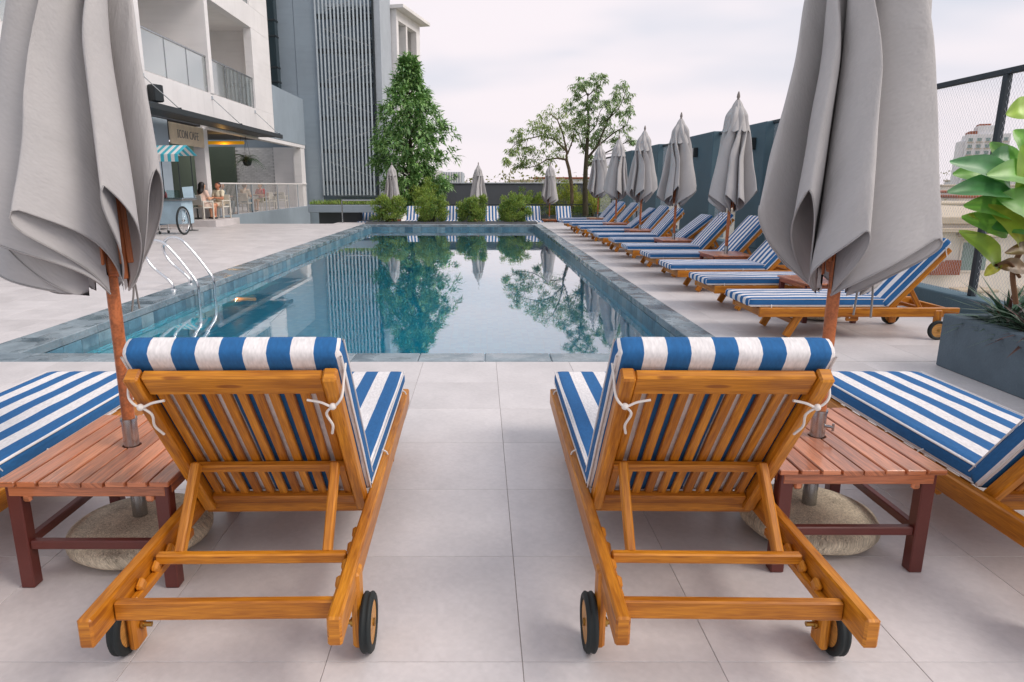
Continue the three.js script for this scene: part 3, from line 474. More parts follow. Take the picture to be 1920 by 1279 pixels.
const baseGeo = (() => { const g = new THREE.SphereGeometry(1, 56, 28), p = g.attributes.position, q = V3(); for (let i = 0; i < p.count; i++) { q.fromBufferAttribute(p, i); const h = Math.hypot(q.x, q.z), e = Math.pow(h, 0.6), s = 0.27 * e / (h || 1), wob = 1 + (vn(q.x * 3 + 9, q.z * 3 + 5, 64, 64, 2) - 0.5) * 0.05; p.setXYZ(i, q.x * s * wob, 0.062 + Math.sign(q.y) * Math.pow(Math.abs(q.y), 0.75) * 0.062, q.z * s * wob); } g.computeVertexNormals(); const u = g.attributes.uv; for (let i = 0; i < p.count; i++) u.setXY(i, p.getX(i) * 1.5, p.getZ(i) * 1.5 + p.getY(i)); return g; })();
function makeUmbrella(label, group, pos, turn, o) {
  const t = thing('closed_parasol', label, 'parasol', pos, turn, group), pw = poleWood;
  mesh('base', baseGeo, stone, t);
  mesh('sleeve', [rod([0, 0.10, 0], [0, 0.53, 0], 0.0285, 0.0285, 20), rod([0, 0.525, 0], [0, 0.535, 0], 0.031, 0.031, 20)], steel, t);
  mesh('sleeve_knob', [rod([0.025, 0.47, 0], [0.055, 0.47, 0], 0.006), rod([0.055, 0.455, 0], [0.055, 0.485, 0], 0.005)], steel, t);
  mesh('pole', rod([0, 0.50, 0], [0, 2.59, 0], 0.0235, 0.022, 18), pw, t);
  mesh('finial', lathe([[0, 2.725], [0.008, 2.72], [0.02, 2.68], [0.024, 2.645], [0.014, 2.62], [0.03, 2.605], [0.03, 2.59], [0, 2.585]], 18), finialM, t);
  mesh('runner_hub', lathe([[0.023, 1.09], [0.036, 1.095], [0.04, 1.12], [0.04, 1.16], [0.034, 1.18], [0.023, 1.19]], 20), pw, t);
  for (let k = 0; k < 8; k++) { const a = k * Math.PI / 4 + 0.2, c = Math.cos(a), s = Math.sin(a); mesh('rib', beam([c * 0.03, 2.53, s * 0.03], [c * 0.075, o.rib || 1.14, s * 0.075], 0.016, 0.022, 0.003), pw, t); if (k % 2 === 0) mesh('stretcher', beam([c * 0.05, 1.08, s * 0.05], [c * 0.066, 1.75, s * 0.066], 0.014, 0.02, 0.003), pw, t); }
  const cg = canopyGeo(o), cm = mesh('canopy', cg, canvasM, t); mesh('hem', cg.userData.hem, canvasM, cm); cg.userData = {};
  mesh('vent_cap', capGeo(o.seed), canvasM, t);
  for (const s of [-1, 1]) mesh('tie_strap', tube([[0.10 + s * 0.02, 1.15, 0.05], [0.11 + s * 0.025, 1.04, 0.06], [0.11 + s * 0.03, 0.94, 0.055 + s * 0.01]], 0.004, 5, 10), strap, t);
  return t;
}
const GU = 'closed grey parasols', U1T = R(110), U1S = 3;
makeUmbrella('large closed grey parasol at the left foreground table', GU, [-1.375, 0, -2.50], U1T, { seed: U1S, top: 2.55, hem: 1.03, R: 0.285, pw: 0.98, rip: 2.2, dir: 1, N: 360, side: 0.42, sideAt: U1T + Math.PI, lift: 0.12, liftAt: U1T });
makeUmbrella('large closed grey parasol at the right foreground table', GU, [1.375, 0, -2.60], R(-35), { seed: 11, top: 2.55, hem: 1.01, R: 0.255, rip: 1.6, dir: -1, N: 360 });
const um = [0, 1, 2].map(k => k);
const protoU = [];
pairZ.forEach((z, k) => {
  const lb = ordinal[k] + ' closed parasol from the camera in the row on the right', p = [3.68, 0, z];
  if (k < 3) protoU.push(makeUmbrella(lb, GU, p, rr(0, 6), { seed: 21 + k * 5, top: 2.55, hem: 1.03, R: 0.31, dir: k % 2 ? 1 : -1, N: 224, rib: 1.2 }));
  else copyThing(protoU[k - 3], lb, p, rr(0, 6));
});
[-3.63, -0.09, 2.86].forEach((x, k) => copyThing(protoU[k], ['far closed parasol in front of the dense tree', 'far closed parasol in the middle before the dark wall', 'far closed parasol in front of the sparse trees'][k], [x, LOW, -28.5], rr(0, 6)));

// ---------------------------------------------------------------- foliage
class Leaves {
  constructor() { this.P = []; this.N = []; this.C = []; }
  // a leaf from base b along d (unit), face turned towards n; bent and folded along the midrib
  add(b, d, n, len, wid, col, droop = 0.25, fold = 0.25) {
    const s = V3().crossVectors(d, n).normalize(), u = V3().crossVectors(s, d).normalize();
    const p = (t, w, k) => V3().copy(b).addScaledVector(d, len * t).addScaledVector(u, -droop * len * t * t + k * fold * wid).addScaledVector(s, w * wid);
    const pts = [p(0, 0, 0), p(0.42, -0.5, 0.5), p(0.42, 0, 0), p(0.42, 0.5, 0.5), p(1, 0, 0)];
    for (const [i, j, k] of [[0, 2, 1], [0, 3, 2], [1, 2, 4], [2, 3, 4]]) {
      const A = pts[i], B = pts[j], Cc = pts[k], nn = V3().crossVectors(B.clone().sub(A), Cc.clone().sub(A)).normalize();
      for (const q of [A, B, Cc]) { this.P.push(q.x, q.y, q.z); this.N.push(nn.x, nn.y, nn.z); this.C.push(...col); }
    }
  }
  geo() { const g = new THREE.BufferGeometry(); g.setAttribute('position', new THREE.Float32BufferAttribute(this.P, 3)); g.setAttribute('normal', new THREE.Float32BufferAttribute(this.N, 3)); g.setAttribute('color', new THREE.Float32BufferAttribute(this.C, 3)); g.setAttribute('uv', new THREE.Float32BufferAttribute(new Float32Array(this.P.length / 3 * 2), 2)); return g; }
}
const rdir = (yb = 0) => { const a = rr(0, 6.283), y = clamp(rr(-1, 1) + yb, -1, 1), h = Math.sqrt(1 - y * y); return V3(Math.cos(a) * h, y, Math.sin(a) * h); };
const tone = (a, b, k = 0.25) => { const t = rnd(), m = 1 + rr(-k, k); return a.map((x, i) => mix(x, b[i], t) * m); };
const G1 = [0.07, 0.22, 0.04], G2 = [0.19, 0.36, 0.06], GY = [0.38, 0.48, 0.07], GD = [0.04, 0.15, 0.05];
function shrub(name, label, pos, w, h, d, n, c0, c1, group, leafLen = 0.075) {
  const t = thing(name, label, 'shrub', pos, 0, group), L = new Leaves(), stems = [];
  for (let k = 0; k < 9; k++) stems.push(rod([rr(-0.1, 0.1) * w, 0, rr(-0.1, 0.1) * d], [rr(-0.4, 0.4) * w, h * rr(0.6, 0.9), rr(-0.4, 0.4) * d], 0.012, 0.005, 5));
  const cl = []; for (let k = 0; k < 60; k++) { const a = rr(0, 6.283), q = Math.sqrt(rnd()) * 0.46; cl.push([Math.cos(a) * q, rr(0.05, 1.0 - q * 0.35) * (0.86 + 0.3 * rnd()), Math.sin(a) * q, rr(0.35, 1.1)]); }
  for (let k = 0; k < n; k++) {
    const c = cl[k % cl.length], q = rdir().multiplyScalar(Math.pow(rnd(), 0.5) * 0.13), p = V3((c[0] + q.x) * w, Math.max(0.02, (c[1] + q.y * 1.1) * h), (c[2] + q.z) * d), o = V3(q.x, q.y + 0.06, q.z).normalize();
    const dd = rdir(0.5).addScaledVector(o, 0.7).add(V3(0, 0.6, 0)).normalize(); L.add(p, dd, rdir(0.6), leafLen * rr(0.7, 1.3), leafLen * 0.42, tone(lerp3(c0, c1, c[3] - 0.4), c1), 0.2);
  }
  mesh('stem', stems, barkDark, t); mesh('foliage', L.geo(), leafM, t); return t;
}
{ // four shrubs in a low trough behind the far coping
  struct('planting_strip', [span(-4.35, 2.15, 0, 0.06, -25.75, -26.75, 0.01)], greyDark);
  const xs = [[-3.5, 1.32, 'first'], [-1.88, 1.25, 'second'], [-0.36, 1.18, 'third'], [1.3, 1.22, 'fourth']];
  for (const [x, w, o] of xs) shrub('leafy_shrub', o + ' green shrub from the left at the far pool edge', [x, 0.06, -26.2], w, 0.98, 0.8, 6500, G1, GY, 'shrubs at the far pool edge', 0.085);
  const gr = new Leaves(); for (let k = 0; k < 900; k++) { const p = V3(rr(-6.8, -3.95), 0.66, rr(-27.35, -28.5)); gr.add(p, V3(rr(-0.5, 0.5), 1, rr(-0.5, 0.5)).normalize(), rdir(), rr(0.08, 0.24), 0.03, tone(G2, [0.30, 0.36, 0.05]), 0.3, 0.1); }
  tag(mesh('trough_planting', gr.geo(), leafM), 'yellow green ground cover in the grey trough below the tower', 'plants', null, 'stuff');
}
{ // dense tree beside the tower
  const t = thing('dense_tree', 'tall dense green tree in front of the louvred tower', 'tree', [-3.2, 0, -31.6]);
  const tr = [rod([0, 0, 0], [0.08, 2.6, 0], 0.11, 0.085, 10), rod([0.08, 2.6, 0], [-0.05, 5.2, 0], 0.085, 0.05, 10), rod([-0.05, 5.2, 0], [0.05, 7.0, 0], 0.05, 0.012, 8)];
  const L = new Leaves();
  const R0 = y => y > 5.6 ? mix(0.62, 0.2, (y - 5.6) / 1.3) : y > 4.4 ? mix(1.5, 0.72, (y - 4.4) / 1.2) : y > 3 ? mix(1.9, 1.5, (y - 3) / 1.4) : mix(1.35, 1.95, clamp((y - 0.6) / 2.4));
  const cl = [];
  for (let k = 0; k < 480; k++) { const y = 0.55 + 6.2 * Math.pow(rnd(), 1.1), a = rr(0, 6.283), q = Math.sqrt(rr(0.12, 1)), lob = 0.5 + 0.8 * vn(a * 1.6 + 20, y * 1.5, 64, 64, 5), r = R0(y) * q * lob * 1.08; const c = V3(Math.cos(a) * r + (y < 3.5 ? 0.05 * (3.5 - y) : 0), y, Math.sin(a) * r); cl.push(c); if (k % 3 === 0) tr.push(rod([rr(-0.03, 0.03), Math.max(0.4, y - r * 0.5), 0], [c.x, c.y, c.z], 0.022, 0.006, 5)); }
  cl.forEach((c, k) => { const out = V3(c.x, 0.35, c.z).normalize(), n = 26 + Math.floor(rnd() * 12), b = rnd(); for (let j = 0; j < n; j++) { const p = c.clone().add(rdir().multiplyScalar(rr(0.02, 0.30))), d = rdir(-0.15).addScaledVector(out, 0.9).normalize(); L.add(p, d, V3(0, 1, 0).add(rdir().multiplyScalar(0.5)).normalize(), rr(0.18, 0.32), rr(0.075, 0.115), tone(lerp3(GD, [0.17, 0.37, 0.10], b), [0.32, 0.52, 0.16]), 0.35); } });
  mesh('trunk', tr, barkDark, t); mesh('crown', L.geo(), leafGloss, t);
}
function sparseTree(label, base, limbs, clusters, barkM, Z, c0, c1) {
  const t = thing('sparse_tree', label, 'tree', [base.x, 0, base.z], 0, 'sparse trees beyond the far loungers'), L = new Leaves(), wood = [];
  const lo = p => V3(p.x - base.x, p.y, p.z - base.z), ends = [];
  for (const [pts, r0, r1] of limbs) { const v = pts.map(([x, y, dz = 0]) => lo(at(x, y, Z + dz))); for (let i = 1; i < v.length; i++) { const a = (i - 1) / (v.length - 1), b = i / (v.length - 1); wood.push(rod(v[i - 1].toArray(), v[i].toArray(), mix(r0, r1, a), mix(r0, r1, b), 8)); ends.push(v[i], v[i - 1].clone().lerp(v[i], 0.5)); } }
  for (const [px, py, pr] of clusters) {
    const c = lo(at(px, py, Z + rr(-1.3, 1.3))), R0 = pr / 1265 * 31; let best = ends[0]; for (const e of ends) if (e.distanceTo(c) + (e.y > c.y ? 0.5 : 0) < best.distanceTo(c)) best = e;
    const mid = best.clone().lerp(c, 0.5).add(V3(rr(-0.1, 0.1), rr(-0.15, 0.02), rr(-0.1, 0.1)));
    wood.push(rod(best.toArray(), mid.toArray(), 0.018, 0.012, 5), rod(mid.toArray(), c.toArray(), 0.012, 0.005, 5));
    const sub = 9; for (let s = 0; s < sub; s++) { const e = c.clone().add(rdir(0.1).multiplyScalar(R0 * rr(0.35, 1.0))); wood.push(rod(c.toArray(), e.toArray(), 0.006, 0.003, 4)); const n = 15; for (let j = 0; j < n; j++) { const p = e.clone().add(rdir().multiplyScalar(R0 * 0.22)), a = j / n * 6.283, d = V3(Math.cos(a), rr(-0.5, 0.3), Math.sin(a)).normalize(); L.add(p, d, V3(0, 1, 0), rr(0.15, 0.25), 0.065, tone(c0, c1), 0.5); } }
  }
  mesh('trunk', wood, barkM, t); mesh('crown', L.geo(), leafM, t); return t;
}
sparseTree('spreading light green tree with a slender pale trunk on the right', at(1073, 400, -32), [[[[1073, 400], [1072, 350], [1067, 318], [1062, 300]], 0.09, 0.07], [[[1062, 300], [1045, 297], [1025, 300], [1005, 312]], 0.05, 0.02], [[[1062, 300], [1063, 285], [1040, 262], [1015, 255], [985, 262]], 0.05, 0.02], [[[1063, 285], [1055, 250], [1045, 225], [1030, 212]], 0.045, 0.015], [[[1064, 290], [1075, 260], [1078, 235]], 0.04, 0.015], [[[1005, 312], [985, 316], [965, 308]], 0.02, 0.01], [[[985, 262], [965, 272], [950, 290]], 0.02, 0.01]],
  [[1030, 215, 22], [1058, 210, 22], [1078, 232, 20], [1000, 243, 20], [965, 267, 16], [988, 276, 20], [1015, 262, 22], [1045, 262, 24], [952, 305, 13], [975, 308, 14], [1000, 293, 22], [1025, 297, 18], [1048, 286, 18], [1072, 262, 18], [1012, 230, 16], [972, 250, 12], [1035, 242, 20], [1060, 236, 18], [985, 298, 14], [960, 285, 12], [1010, 318, 12]], bark, -32, [0.26, 0.40, 0.13], [0.48, 0.56, 0.20]);
sparseTree('taller open tree with a dark upright trunk on the right', at(1098, 405, -31), [[[[1098, 405], [1097, 360], [1098, 320], [1101, 270], [1104, 220], [1101, 195], [1103, 175]], 0.14, 0.02], [[[1102, 180], [1112, 172], [1126, 160]], 0.03, 0.01], [[[1102, 180], [1094, 165]], 0.03, 0.012], [[[1099, 300], [1120, 275], [1140, 225], [1160, 195]], 0.06, 0.02], [[[1120, 275], [1148, 252], [1175, 235]], 0.04, 0.015], [[[1140, 225], [1160, 205], [1172, 178]], 0.025, 0.01], [[[1098, 315], [1130, 290], [1160, 275], [1182, 262]], 0.04, 0.015], [[[1100, 290], [1090, 270], [1085, 250]], 0.03, 0.012], [[[1101, 255], [1118, 235], [1125, 210]], 0.03, 0.012]],
  [[1085, 158, 15], [1105, 152, 17], [1126, 150, 14], [1092, 170, 12], [1118, 164, 12], [1165, 166, 15], [1150, 182, 14], [1176, 186, 14], [1160, 204, 15], [1140, 214, 15], [1182, 212, 12], [1122, 226, 15], [1104, 246, 16], [1146, 240, 18], [1170, 238, 16], [1126, 262, 16], [1094, 272, 16], [1150, 264, 14], [1183, 264, 10], [1160, 286, 12], [1112, 268, 14], [1135, 196, 10], [1108, 300, 12], [1100, 196, 11], [1092, 214, 12], [1110, 205, 12], [1088, 236, 13], [1116, 184, 10], [1080, 182, 10], [1098, 226, 12], [1070, 205, 12], [1130, 240, 14]], barkDark, -31, [0.19, 0.34, 0.13], [0.38, 0.48, 0.20]);
// ivy climbing the dark trunk, low bushes behind the far loungers
for (const [px, py, z, w, h, l] of [[1050, 345, -33, 1.9, 1.35, 'rounded green bush behind the far right loungers'], [1110, 352, -31.9, 1.7, 1.2, 'yellow green bush at the foot of the dark trunk'], [1160, 350, -32.6, 1.9, 1.3, 'yellow green bush behind the last lounger of the right row'], [990, 360, -33.6, 1.6, 1.0, 'low green bush in front of the dark far wall'], [800, 345, -30.4, 1.6, 1.6, 'light green bush under the right side of the dense tree']]) { const p = at(px, py, z); shrub('garden_bush', l, [p.x, 0, z], w, p.y > 0.9 ? p.y : h, 1.2, 4200, z < -33.2 ? G1 : G2, px > 1000 ? [0.55, 0.55, 0.08] : GY, 'bushes beyond the far loungers', 0.10); }

// ---------------------------------------------------------------- far end: wall, railing, distant town
{
  struct('garden_ground', [span(-3.9, 9, -0.9, -0.36, -31.21, -37, 0.01)], soil);
  const w = thing('far_garden_wall', 'long dark grey wall across the far end of the garden', 'wall');
  mesh('wall', span(-3.9, 6.5, -4, 1.50, -36, -36.3, 0.01), std(0x63676e, 0.85, { map: rep(paintT, 0.3) }), w);
  mesh('coping', span(-3.92, 6.52, 1.502, 1.56, -35.95, -36.35, 0.01), greySide, w);
  const r = thing('far_glass_railing', 'low glass railing with a dark handrail behind the far loungers', 'railing');
  r.position.y = LOW; mesh('handrail', span(-3.2, 5.0, 0.93, 0.97, -30.98, -31.03, 0.006), darkMetal, r);
  for (let k = 0; k < 6; k++) { mesh('glass_pane', new THREE.BoxGeometry(1.34, 0.78, 0.012).translate(-2.5 + k * 1.37, 0.47, -31.0), paneM, r); mesh('post', span(-3.2 + k * 1.37, -3.16 + k * 1.37, 0, 0.93, -30.98, -31.02, 0.004), darkMetal, r); }
  const pb = thing('ribbed_hall', 'pale grey flat hall with ribbed walls beyond the far wall', 'building', [0, 0, -90]);
  mesh('wall', span(-9.5, -4.9, -16, 3.3, 0, -14, 0.02), white2, pb); mesh('annex', span(-4.9, -2.35, -16, 3.1, 0.5, -12, 0.02), greySide, pb);
  for (let k = 0; k < 22; k++) mesh('rib', span(-9.4 + k * 0.32, -9.3 + k * 0.32, 1.2, 3.05, 0.62, 0.52, 0.01), white2, pb);
  // trees on the horizon: one far-off mass
  const L = new Leaves(), hz = (x, z, s, c) => { for (let k = 0; k < 200; k++) { const q = rdir(0.1).multiplyScalar(s * Math.pow(rnd(), 0.5)); L.add(V3(x + q.x, -16 + s * 1.5 + q.y * 1.35, z + q.z), rdir(), rdir(0.5), s * rr(0.08, 0.17), s * 0.06, tone(c, [c[0] * 2, c[1] * 1.7, c[2] * 1.5]), 0.2); } };
  for (let k = 0; k < 300; k++) { const z = -rr(110, 520), x = rr(-0.35, 1.25) * -z; hz(x, z, rr(3.0, 6.0) * (z < -250 ? 1.4 : 1), rnd() < 0.5 ? [0.10, 0.13, 0.05] : [0.17, 0.17, 0.06]); }
  for (let k = 0; k < 70; k++) { const z = -rr(120, 190), x = rr(-0.06, 0.22) * -z; hz(x, z, rr(5.8, 7.6), [0.16, 0.18, 0.07]); }
  tag(mesh('distant_trees', L.geo(), leafM), 'distant tree tops between the town houses on the horizon', 'trees', null, 'stuff');
}
const bldgWin = std(0x8fa5a0, 0.25, { map: noiseT }), cream = std(0xf4ebdf, 0.85, { map: rep(paintT, 0.3) }), creamDark = std(0xcfc0aa, 0.85, { map: rep(paintT, 0.3) }), roofTile = std(0xb0684a, 0.8, { map: speckT });
{ // cream apartment block just below the fence on the right
  const b = thing('cream_apartment_block', 'cream apartment block with green tinted windows seen through the fence', 'building', [0, 0, -32]);
  mesh('wall', span(15.5, 46, -16, -0.35, 0, -14, 0.02), cream, b);
  mesh('parapet', [span(15.3, 46.2, -0.34, 0.0, 0.25, -14.2, 0.03), span(15.3, 46.2, -0.72, -0.52, 0.32, 0.01, 0.02)], creamDark, b);
  const wf = cbox(1.35, 1.5, 0.06, 0.01), wp = cbox(0.56, 1.3, 0.05, 0.005), lg = cbox(1.9, 0.14, 0.75, 0.03), rl = cbox(1.6, 0.7, 0.05, 0.01);
  for (let f = 0; f < 4; f++) for (let k = 0; k < 9; k++) {
    const x = 17.1 + k * 3.1, y = -1.85 - f * 2.55, w = mesh('window', wf, cream, b); w.position.set(x, y, 0.04);
    for (const s of [-1, 1]) { const p = mesh('pane', wp, bldgWin, w); p.position.set(s * 0.31, 0, 0.03); }
    const l = mesh('window_ledge', lg, creamDark, b); l.position.set(x, y + 1.0, 0.40);
    if (k % 2) { const q = mesh('balcony_rail', rl, roofTile, b); q.position.set(x + 1.55, y - 0.5, 0.35); }
  }
}
{ // white tower block far off on the right
  const b = thing('white_tower_block', 'distant white tower block with an orange stepped top', 'building', [143.5, 0, -200], R(-28));
  mesh('wall', [span(-5.0, 5.0, -16, 15.3, 6, -4, 0.05), span(-2.6, 2.0, 15.3, 17.6, 5, -3, 0.05), span(-6.3, -5.0, -16, 13.6, 4, -4, 0.05)], white, b);
  mesh('roof_band', [span(-4.4, -2.62, 15.31, 16.2, 5.2, -3, 0.05), span(-2.2, 0.6, 17.3, 18.2, 3, -3, 0.05)], roofTile, b);
  const g = cbox(1.0, 0.9, 0.2, 0.02), s = cbox(1.5, 0.16, 0.6, 0.02);
  for (let f = 0; f < 11; f++) for (let k = 0; k < 5; k++) { const w = mesh('window', g, bldgWin, b); w.position.set(-4.0 + k * 2.0, 13.8 - f * 1.75, 6.0); const q = mesh('sill', s, creamDark, w); q.position.set(0, -0.62, 0.2); }
}
{ // low houses of the town: each its own
  const gw = cbox(1, 1, 0.1, 0.02);
  const spots = [[1775, 362, -150, 16, 6], [1850, 350, -170, 20, 7], [1800, 385, -110, 14, 4], [1885, 372, -120, 16, 6], [1905, 340, -210, 26, 8], [1755, 395, -90, 14, 4], [1060, 336, -180, 16, 5], [1010, 340, -220, 18, 5], [1260, 350, -160, 18, 6], [1395, 372, -100, 14, 5], [1330, 352, -190, 22, 6]];
  const how = ['pale low house left of the white tower block', 'wide cream house under the white tower block', 'small cream house just above the apartment roof', 'cream house behind the large leaves', 'wide pale block at the right edge of the skyline', 'low pale house beside the right parasol canvas', 'pale house on the skyline behind the sparse trees', 'pale house on the skyline left of the sparse trees', 'cream house between the dark wall panels', 'cream house seen beside the nearest dark panel', 'pale block between the second and third dark panels'];
  spots.forEach(([px, py, z, w, h], k) => { const p = at(px, py, z), b = thing('town_house', how[k], 'house', [p.x, 0, z], rr(-0.3, 0.3), 'houses of the town below the terrace'); mesh('wall', span(-w / 2, w / 2, -16, p.y, 0, -w * 0.7, 0.05), k % 2 ? cream : white, b); mesh('roof', span(-w / 2 - 0.4, w / 2 + 0.4, p.y + 0.002, p.y + 0.45, 0.4, -w * 0.7 - 0.4, 0.1), k % 3 === 0 ? roofTile : creamDark, b); for (let f = 0; f < 3; f++) for (let q = 0; q < 6; q++) { const m = mesh('window', gw, bldgWin, b); m.position.set(-w / 2 + w * (q + 0.5) / 6, p.y - 1.8 - f * 2.8, 0.02); } });
}

// ---------------------------------------------------------------- right side: dark panels, mesh fence, planter
{
  const p = thing('terrace_parapet', 'low dark kerb wall below the mesh fence on the right', 'wall');
  mesh('kerb', span(5.22, 5.50, -1.2, 0.24, 2.4, -31.2, 0.012), panelM, p);
  const pan = [[-12.88, -14.05, 5.26, 5.62, 2.56, 'nearest'], [-15.75, -17.95, 5.26, 5.62, 2.60, 'second'], [-20.55, -22.2, 5.26, 5.62, 2.60, 'third'], [-24.2, -26.6, 5.26, 5.62, 2.60, 'fourth']];
  for (const [z0, z1, x0, x1, h, o] of pan) {
    const t = thing('dark_wall_panel', o + ' dark blue grey wall panel behind the right row of loungers', 'wall panel', [0, 0, 0], 0, 'dark panels behind the loungers'); mesh('panel', span(x0 - 0.045, x1, 0.241, h, z0, z1, 0.012), panelM, t);
    const zm = mix(z0, z1, 0.62), l = thing('wall_lamp', 'small two part wall lamp on the ' + o + ' dark panel', 'wall lamp', [0, 0, 0], 0, 'lamps on the dark panels'); mesh('diffuser', span(x0 - 0.145, x0 - 0.047, 2.12, 2.30, zm - 0.06, zm + 0.06, 0.01), white2, l); mesh('bracket', span(x0 - 0.145, x0 - 0.047, 2.08, 2.30, zm + 0.26, zm + 0.34, 0.01), darkMetal, l);
  }
  const t2 = thing('dark_wall_panel', 'long dark blue grey wall panel behind the large right parasol', 'wall panel', [0, 0, 0], 0, 'dark panels behind the loungers'); mesh('panel', span(5.51, 5.8, -1.2, 2.5, -9.3, -12.7, 0.012), panelM, t2);
  const f = thing('mesh_fence', 'tall fence of fine diamond mesh with dark posts on the right', 'fence');
  const X = 5.37, y0 = 0.25, y1 = 2.52, zA = 2.0, zB = -30.9;
  mesh('top_rail', span(X - 0.03, X + 0.03, y1, y1 + 0.06, zA, zB, 0.006), fenceM, f);
  for (let k = 0; k < 14; k++) { const z = 2.0 - 2.325 * k; mesh('post', span(X - 0.032, X + 0.032, 0.24, y1, z + 0.032, z - 0.032, 0.005), fenceM, f); }
  const wires = [], H0 = y1 - y0, st = 0.042;
  const diag = (za, sgn) => { let a = [y0, za], b = [y1, za + sgn * H0 * 0.62]; const cl = (p, q) => { const t = (z) => p[0] + (q[0] - p[0]) * (z - p[1]) / (q[1] - p[1]); if (p[1] > zA) return [t(zA), zA]; if (p[1] < zB) return [t(zB), zB]; return p; }; if (Math.max(a[1], b[1]) <= zB || Math.min(a[1], b[1]) >= zA) return; const A = cl(a, b), B = cl(b, a); const g = beam([X, A[0], A[1]], [X, B[0], B[1]], 0.0017, 0.0017, 0.0004); wires.push(g); };
  for (let z = zB - 1.5; z < zA + 1.5; z += st) { diag(z, 1); diag(z, -1); }
  mesh('mesh_wires', wires, wireM, f).userData.kind = 'stuff';
}
{ // raised planter at the right edge
  const t = thing('raised_planter', 'dark blue grey raised planter at the right edge', 'planter');
  const z0 = -1.2, z1 = -5.29, x0 = 3.69, x1 = 5.2, h = 0.425;
  mesh('wall', [span(x0, x0 + 0.1, 0, h, z0, z1, 0.008), span(x0 + 0.101, x1, 0, h, z1 + 0.1, z1, 0.008), span(x0 + 0.101, x1, 0, h, z0, z0 - 0.1, 0.008)], planterM, t);
  mesh('soil', span(x0 + 0.101, x1, 0.05, h - 0.06, z0 - 0.1, z1 + 0.1, 0.004), soil, t);
  const where = ['at the far corner of the raised planter', 'second from the far corner of the raised planter', 'leaning over the front wall of the raised planter', 'under the large leaves in the raised planter', 'behind the others against the fence', 'towards the camera end of the raised planter', 'deep in the middle of the raised planter', 'at the back far corner of the raised planter'];
  const sp = [[3.98, -5.0], [4.35, -5.0], [3.92, -4.62], [4.2, -4.45], [4.75, -4.8], [3.95, -4.2], [4.5, -4.2], [4.85, -5.05]];
  sp.forEach(([x, z], k) => { const q = thing('strap_leaf_plant', 'dark green and purple rosette ' + where[k], 'plant', [x, h - 0.065, z], 0, 'rosette plants in the raised planter'), L = new Leaves(); for (let j = 0; j < 120; j++) { const a = rr(0, 6.283), e = rr(0.05, 1.3), d = V3(Math.cos(a) * Math.cos(e), Math.sin(e), Math.sin(a) * Math.cos(e)); L.add(V3(Math.cos(a) * 0.03, rr(0, 0.07), Math.sin(a) * 0.03), d, V3(0, 1, 0), rr(0.24, 0.46), rr(0.022, 0.036), rnd() < 0.25 ? tone([0.07, 0.02, 0.025], [0.16, 0.06, 0.04]) : tone([0.02, 0.07, 0.04], [0.07, 0.16, 0.08]), rr(0.2, 0.6), 0.25); } mesh('leaves', L.geo(), leafGloss, q); });
  // large-leaved plant
  const bp = V3(4.12, h - 0.06, -4.5), b = thing('large_leaf_plant', 'plant with big glossy yellow green leaves in the right planter', 'plant', bp.toArray());
  const lo = (px, py, z) => at(px, py, z).sub(bp);
  const stems = [[[1905, 570, -4.5], [1900, 500, -4.48], [1922, 455, -4.45], [1912, 395, -4.42], [1925, 330, -4.42], [1945, 240, -4.4]], [[1912, 520, -4.48], [1890, 492, -4.42], [1868, 498, -4.36]], [[1920, 460, -4.45], [1960, 430, -4.5], [1965, 380, -4.5]]];
  stems.forEach((s, k) => mesh('stem', tube(s.map(p => lo(...p)), k ? 0.011 : 0.016, 8, 24), std(0x6b4a30, 0.8), b));
  const lv = [[1940, 212, 1886, 217, 36, 2], [1908, 335, 1856, 268, 30, 1], [1893, 352, 1780, 305, 34, 0], [1900, 372, 1776, 362, 36, 0], [1912, 385, 1916, 272, 56, 2], [1895, 412, 1806, 388, 36, 1], [1955, 420, 1868, 372, 52, 1], [1918, 468, 1848, 386, 36, 3], [1872, 503, 1797, 434, 30, 2], [1878, 492, 1846, 518, 14, 3], [1925, 505, 1868, 500, 24, 4], [1940, 478, 1884, 476, 22, 4], [1850, 425, 1814, 404, 14, 3], [1905, 400, 1850, 410, 26, 0], [1945, 350, 1990, 250, 40, 1], [1935, 460, 2000, 430, 40, 0], [1940, 300, 1900, 245, 34, 1], [1960, 390, 1930, 330, 44, 1], [1888, 330, 1786, 328, 32, 1], [1890, 440, 1802, 408, 32, 1], [1905, 300, 1852, 300, 30, 0], [1930, 350, 1850, 330, 40, 1], [1925, 430, 1860, 430, 36, 0], [1915, 360, 1870, 395, 30, 1]];
  const cols = [[[0.06, 0.24, 0.08], [0.12, 0.33, 0.12]], [[0.15, 0.40, 0.07], [0.24, 0.50, 0.09]], [[0.27, 0.46, 0.06], [0.38, 0.54, 0.08]], [[0.48, 0.50, 0.06], [0.46, 0.42, 0.07]], [[0.13, 0.055, 0.03], [0.22, 0.14, 0.04]]];
  const lm = leafMat(0xffffff, 0.42, 0.45);
  for (const [ax, ay, bx_, by, wpx, ci] of lv) {
    const za = -4.42 + rr(-0.06, 0.06), A = lo(ax, ay, za), B = lo(bx_, by, za + rr(-0.05, 0.22)), d = B.clone().sub(A), len = d.length(), wid = wpx / 1265 * 4.35 * 1.45, n = 12, m = 4, P = [], I = [], Cc = [];
    d.normalize(); const view = A.clone().add(bp).sub(camera.position).normalize(), up = V3(rr(-0.4, 0.4), 0.8, 0.4).addScaledVector(view, -1.3).normalize(), s = V3().crossVectors(d, up).normalize(), u = V3().crossVectors(s, d).normalize(), dr = rr(0.05, 0.16);
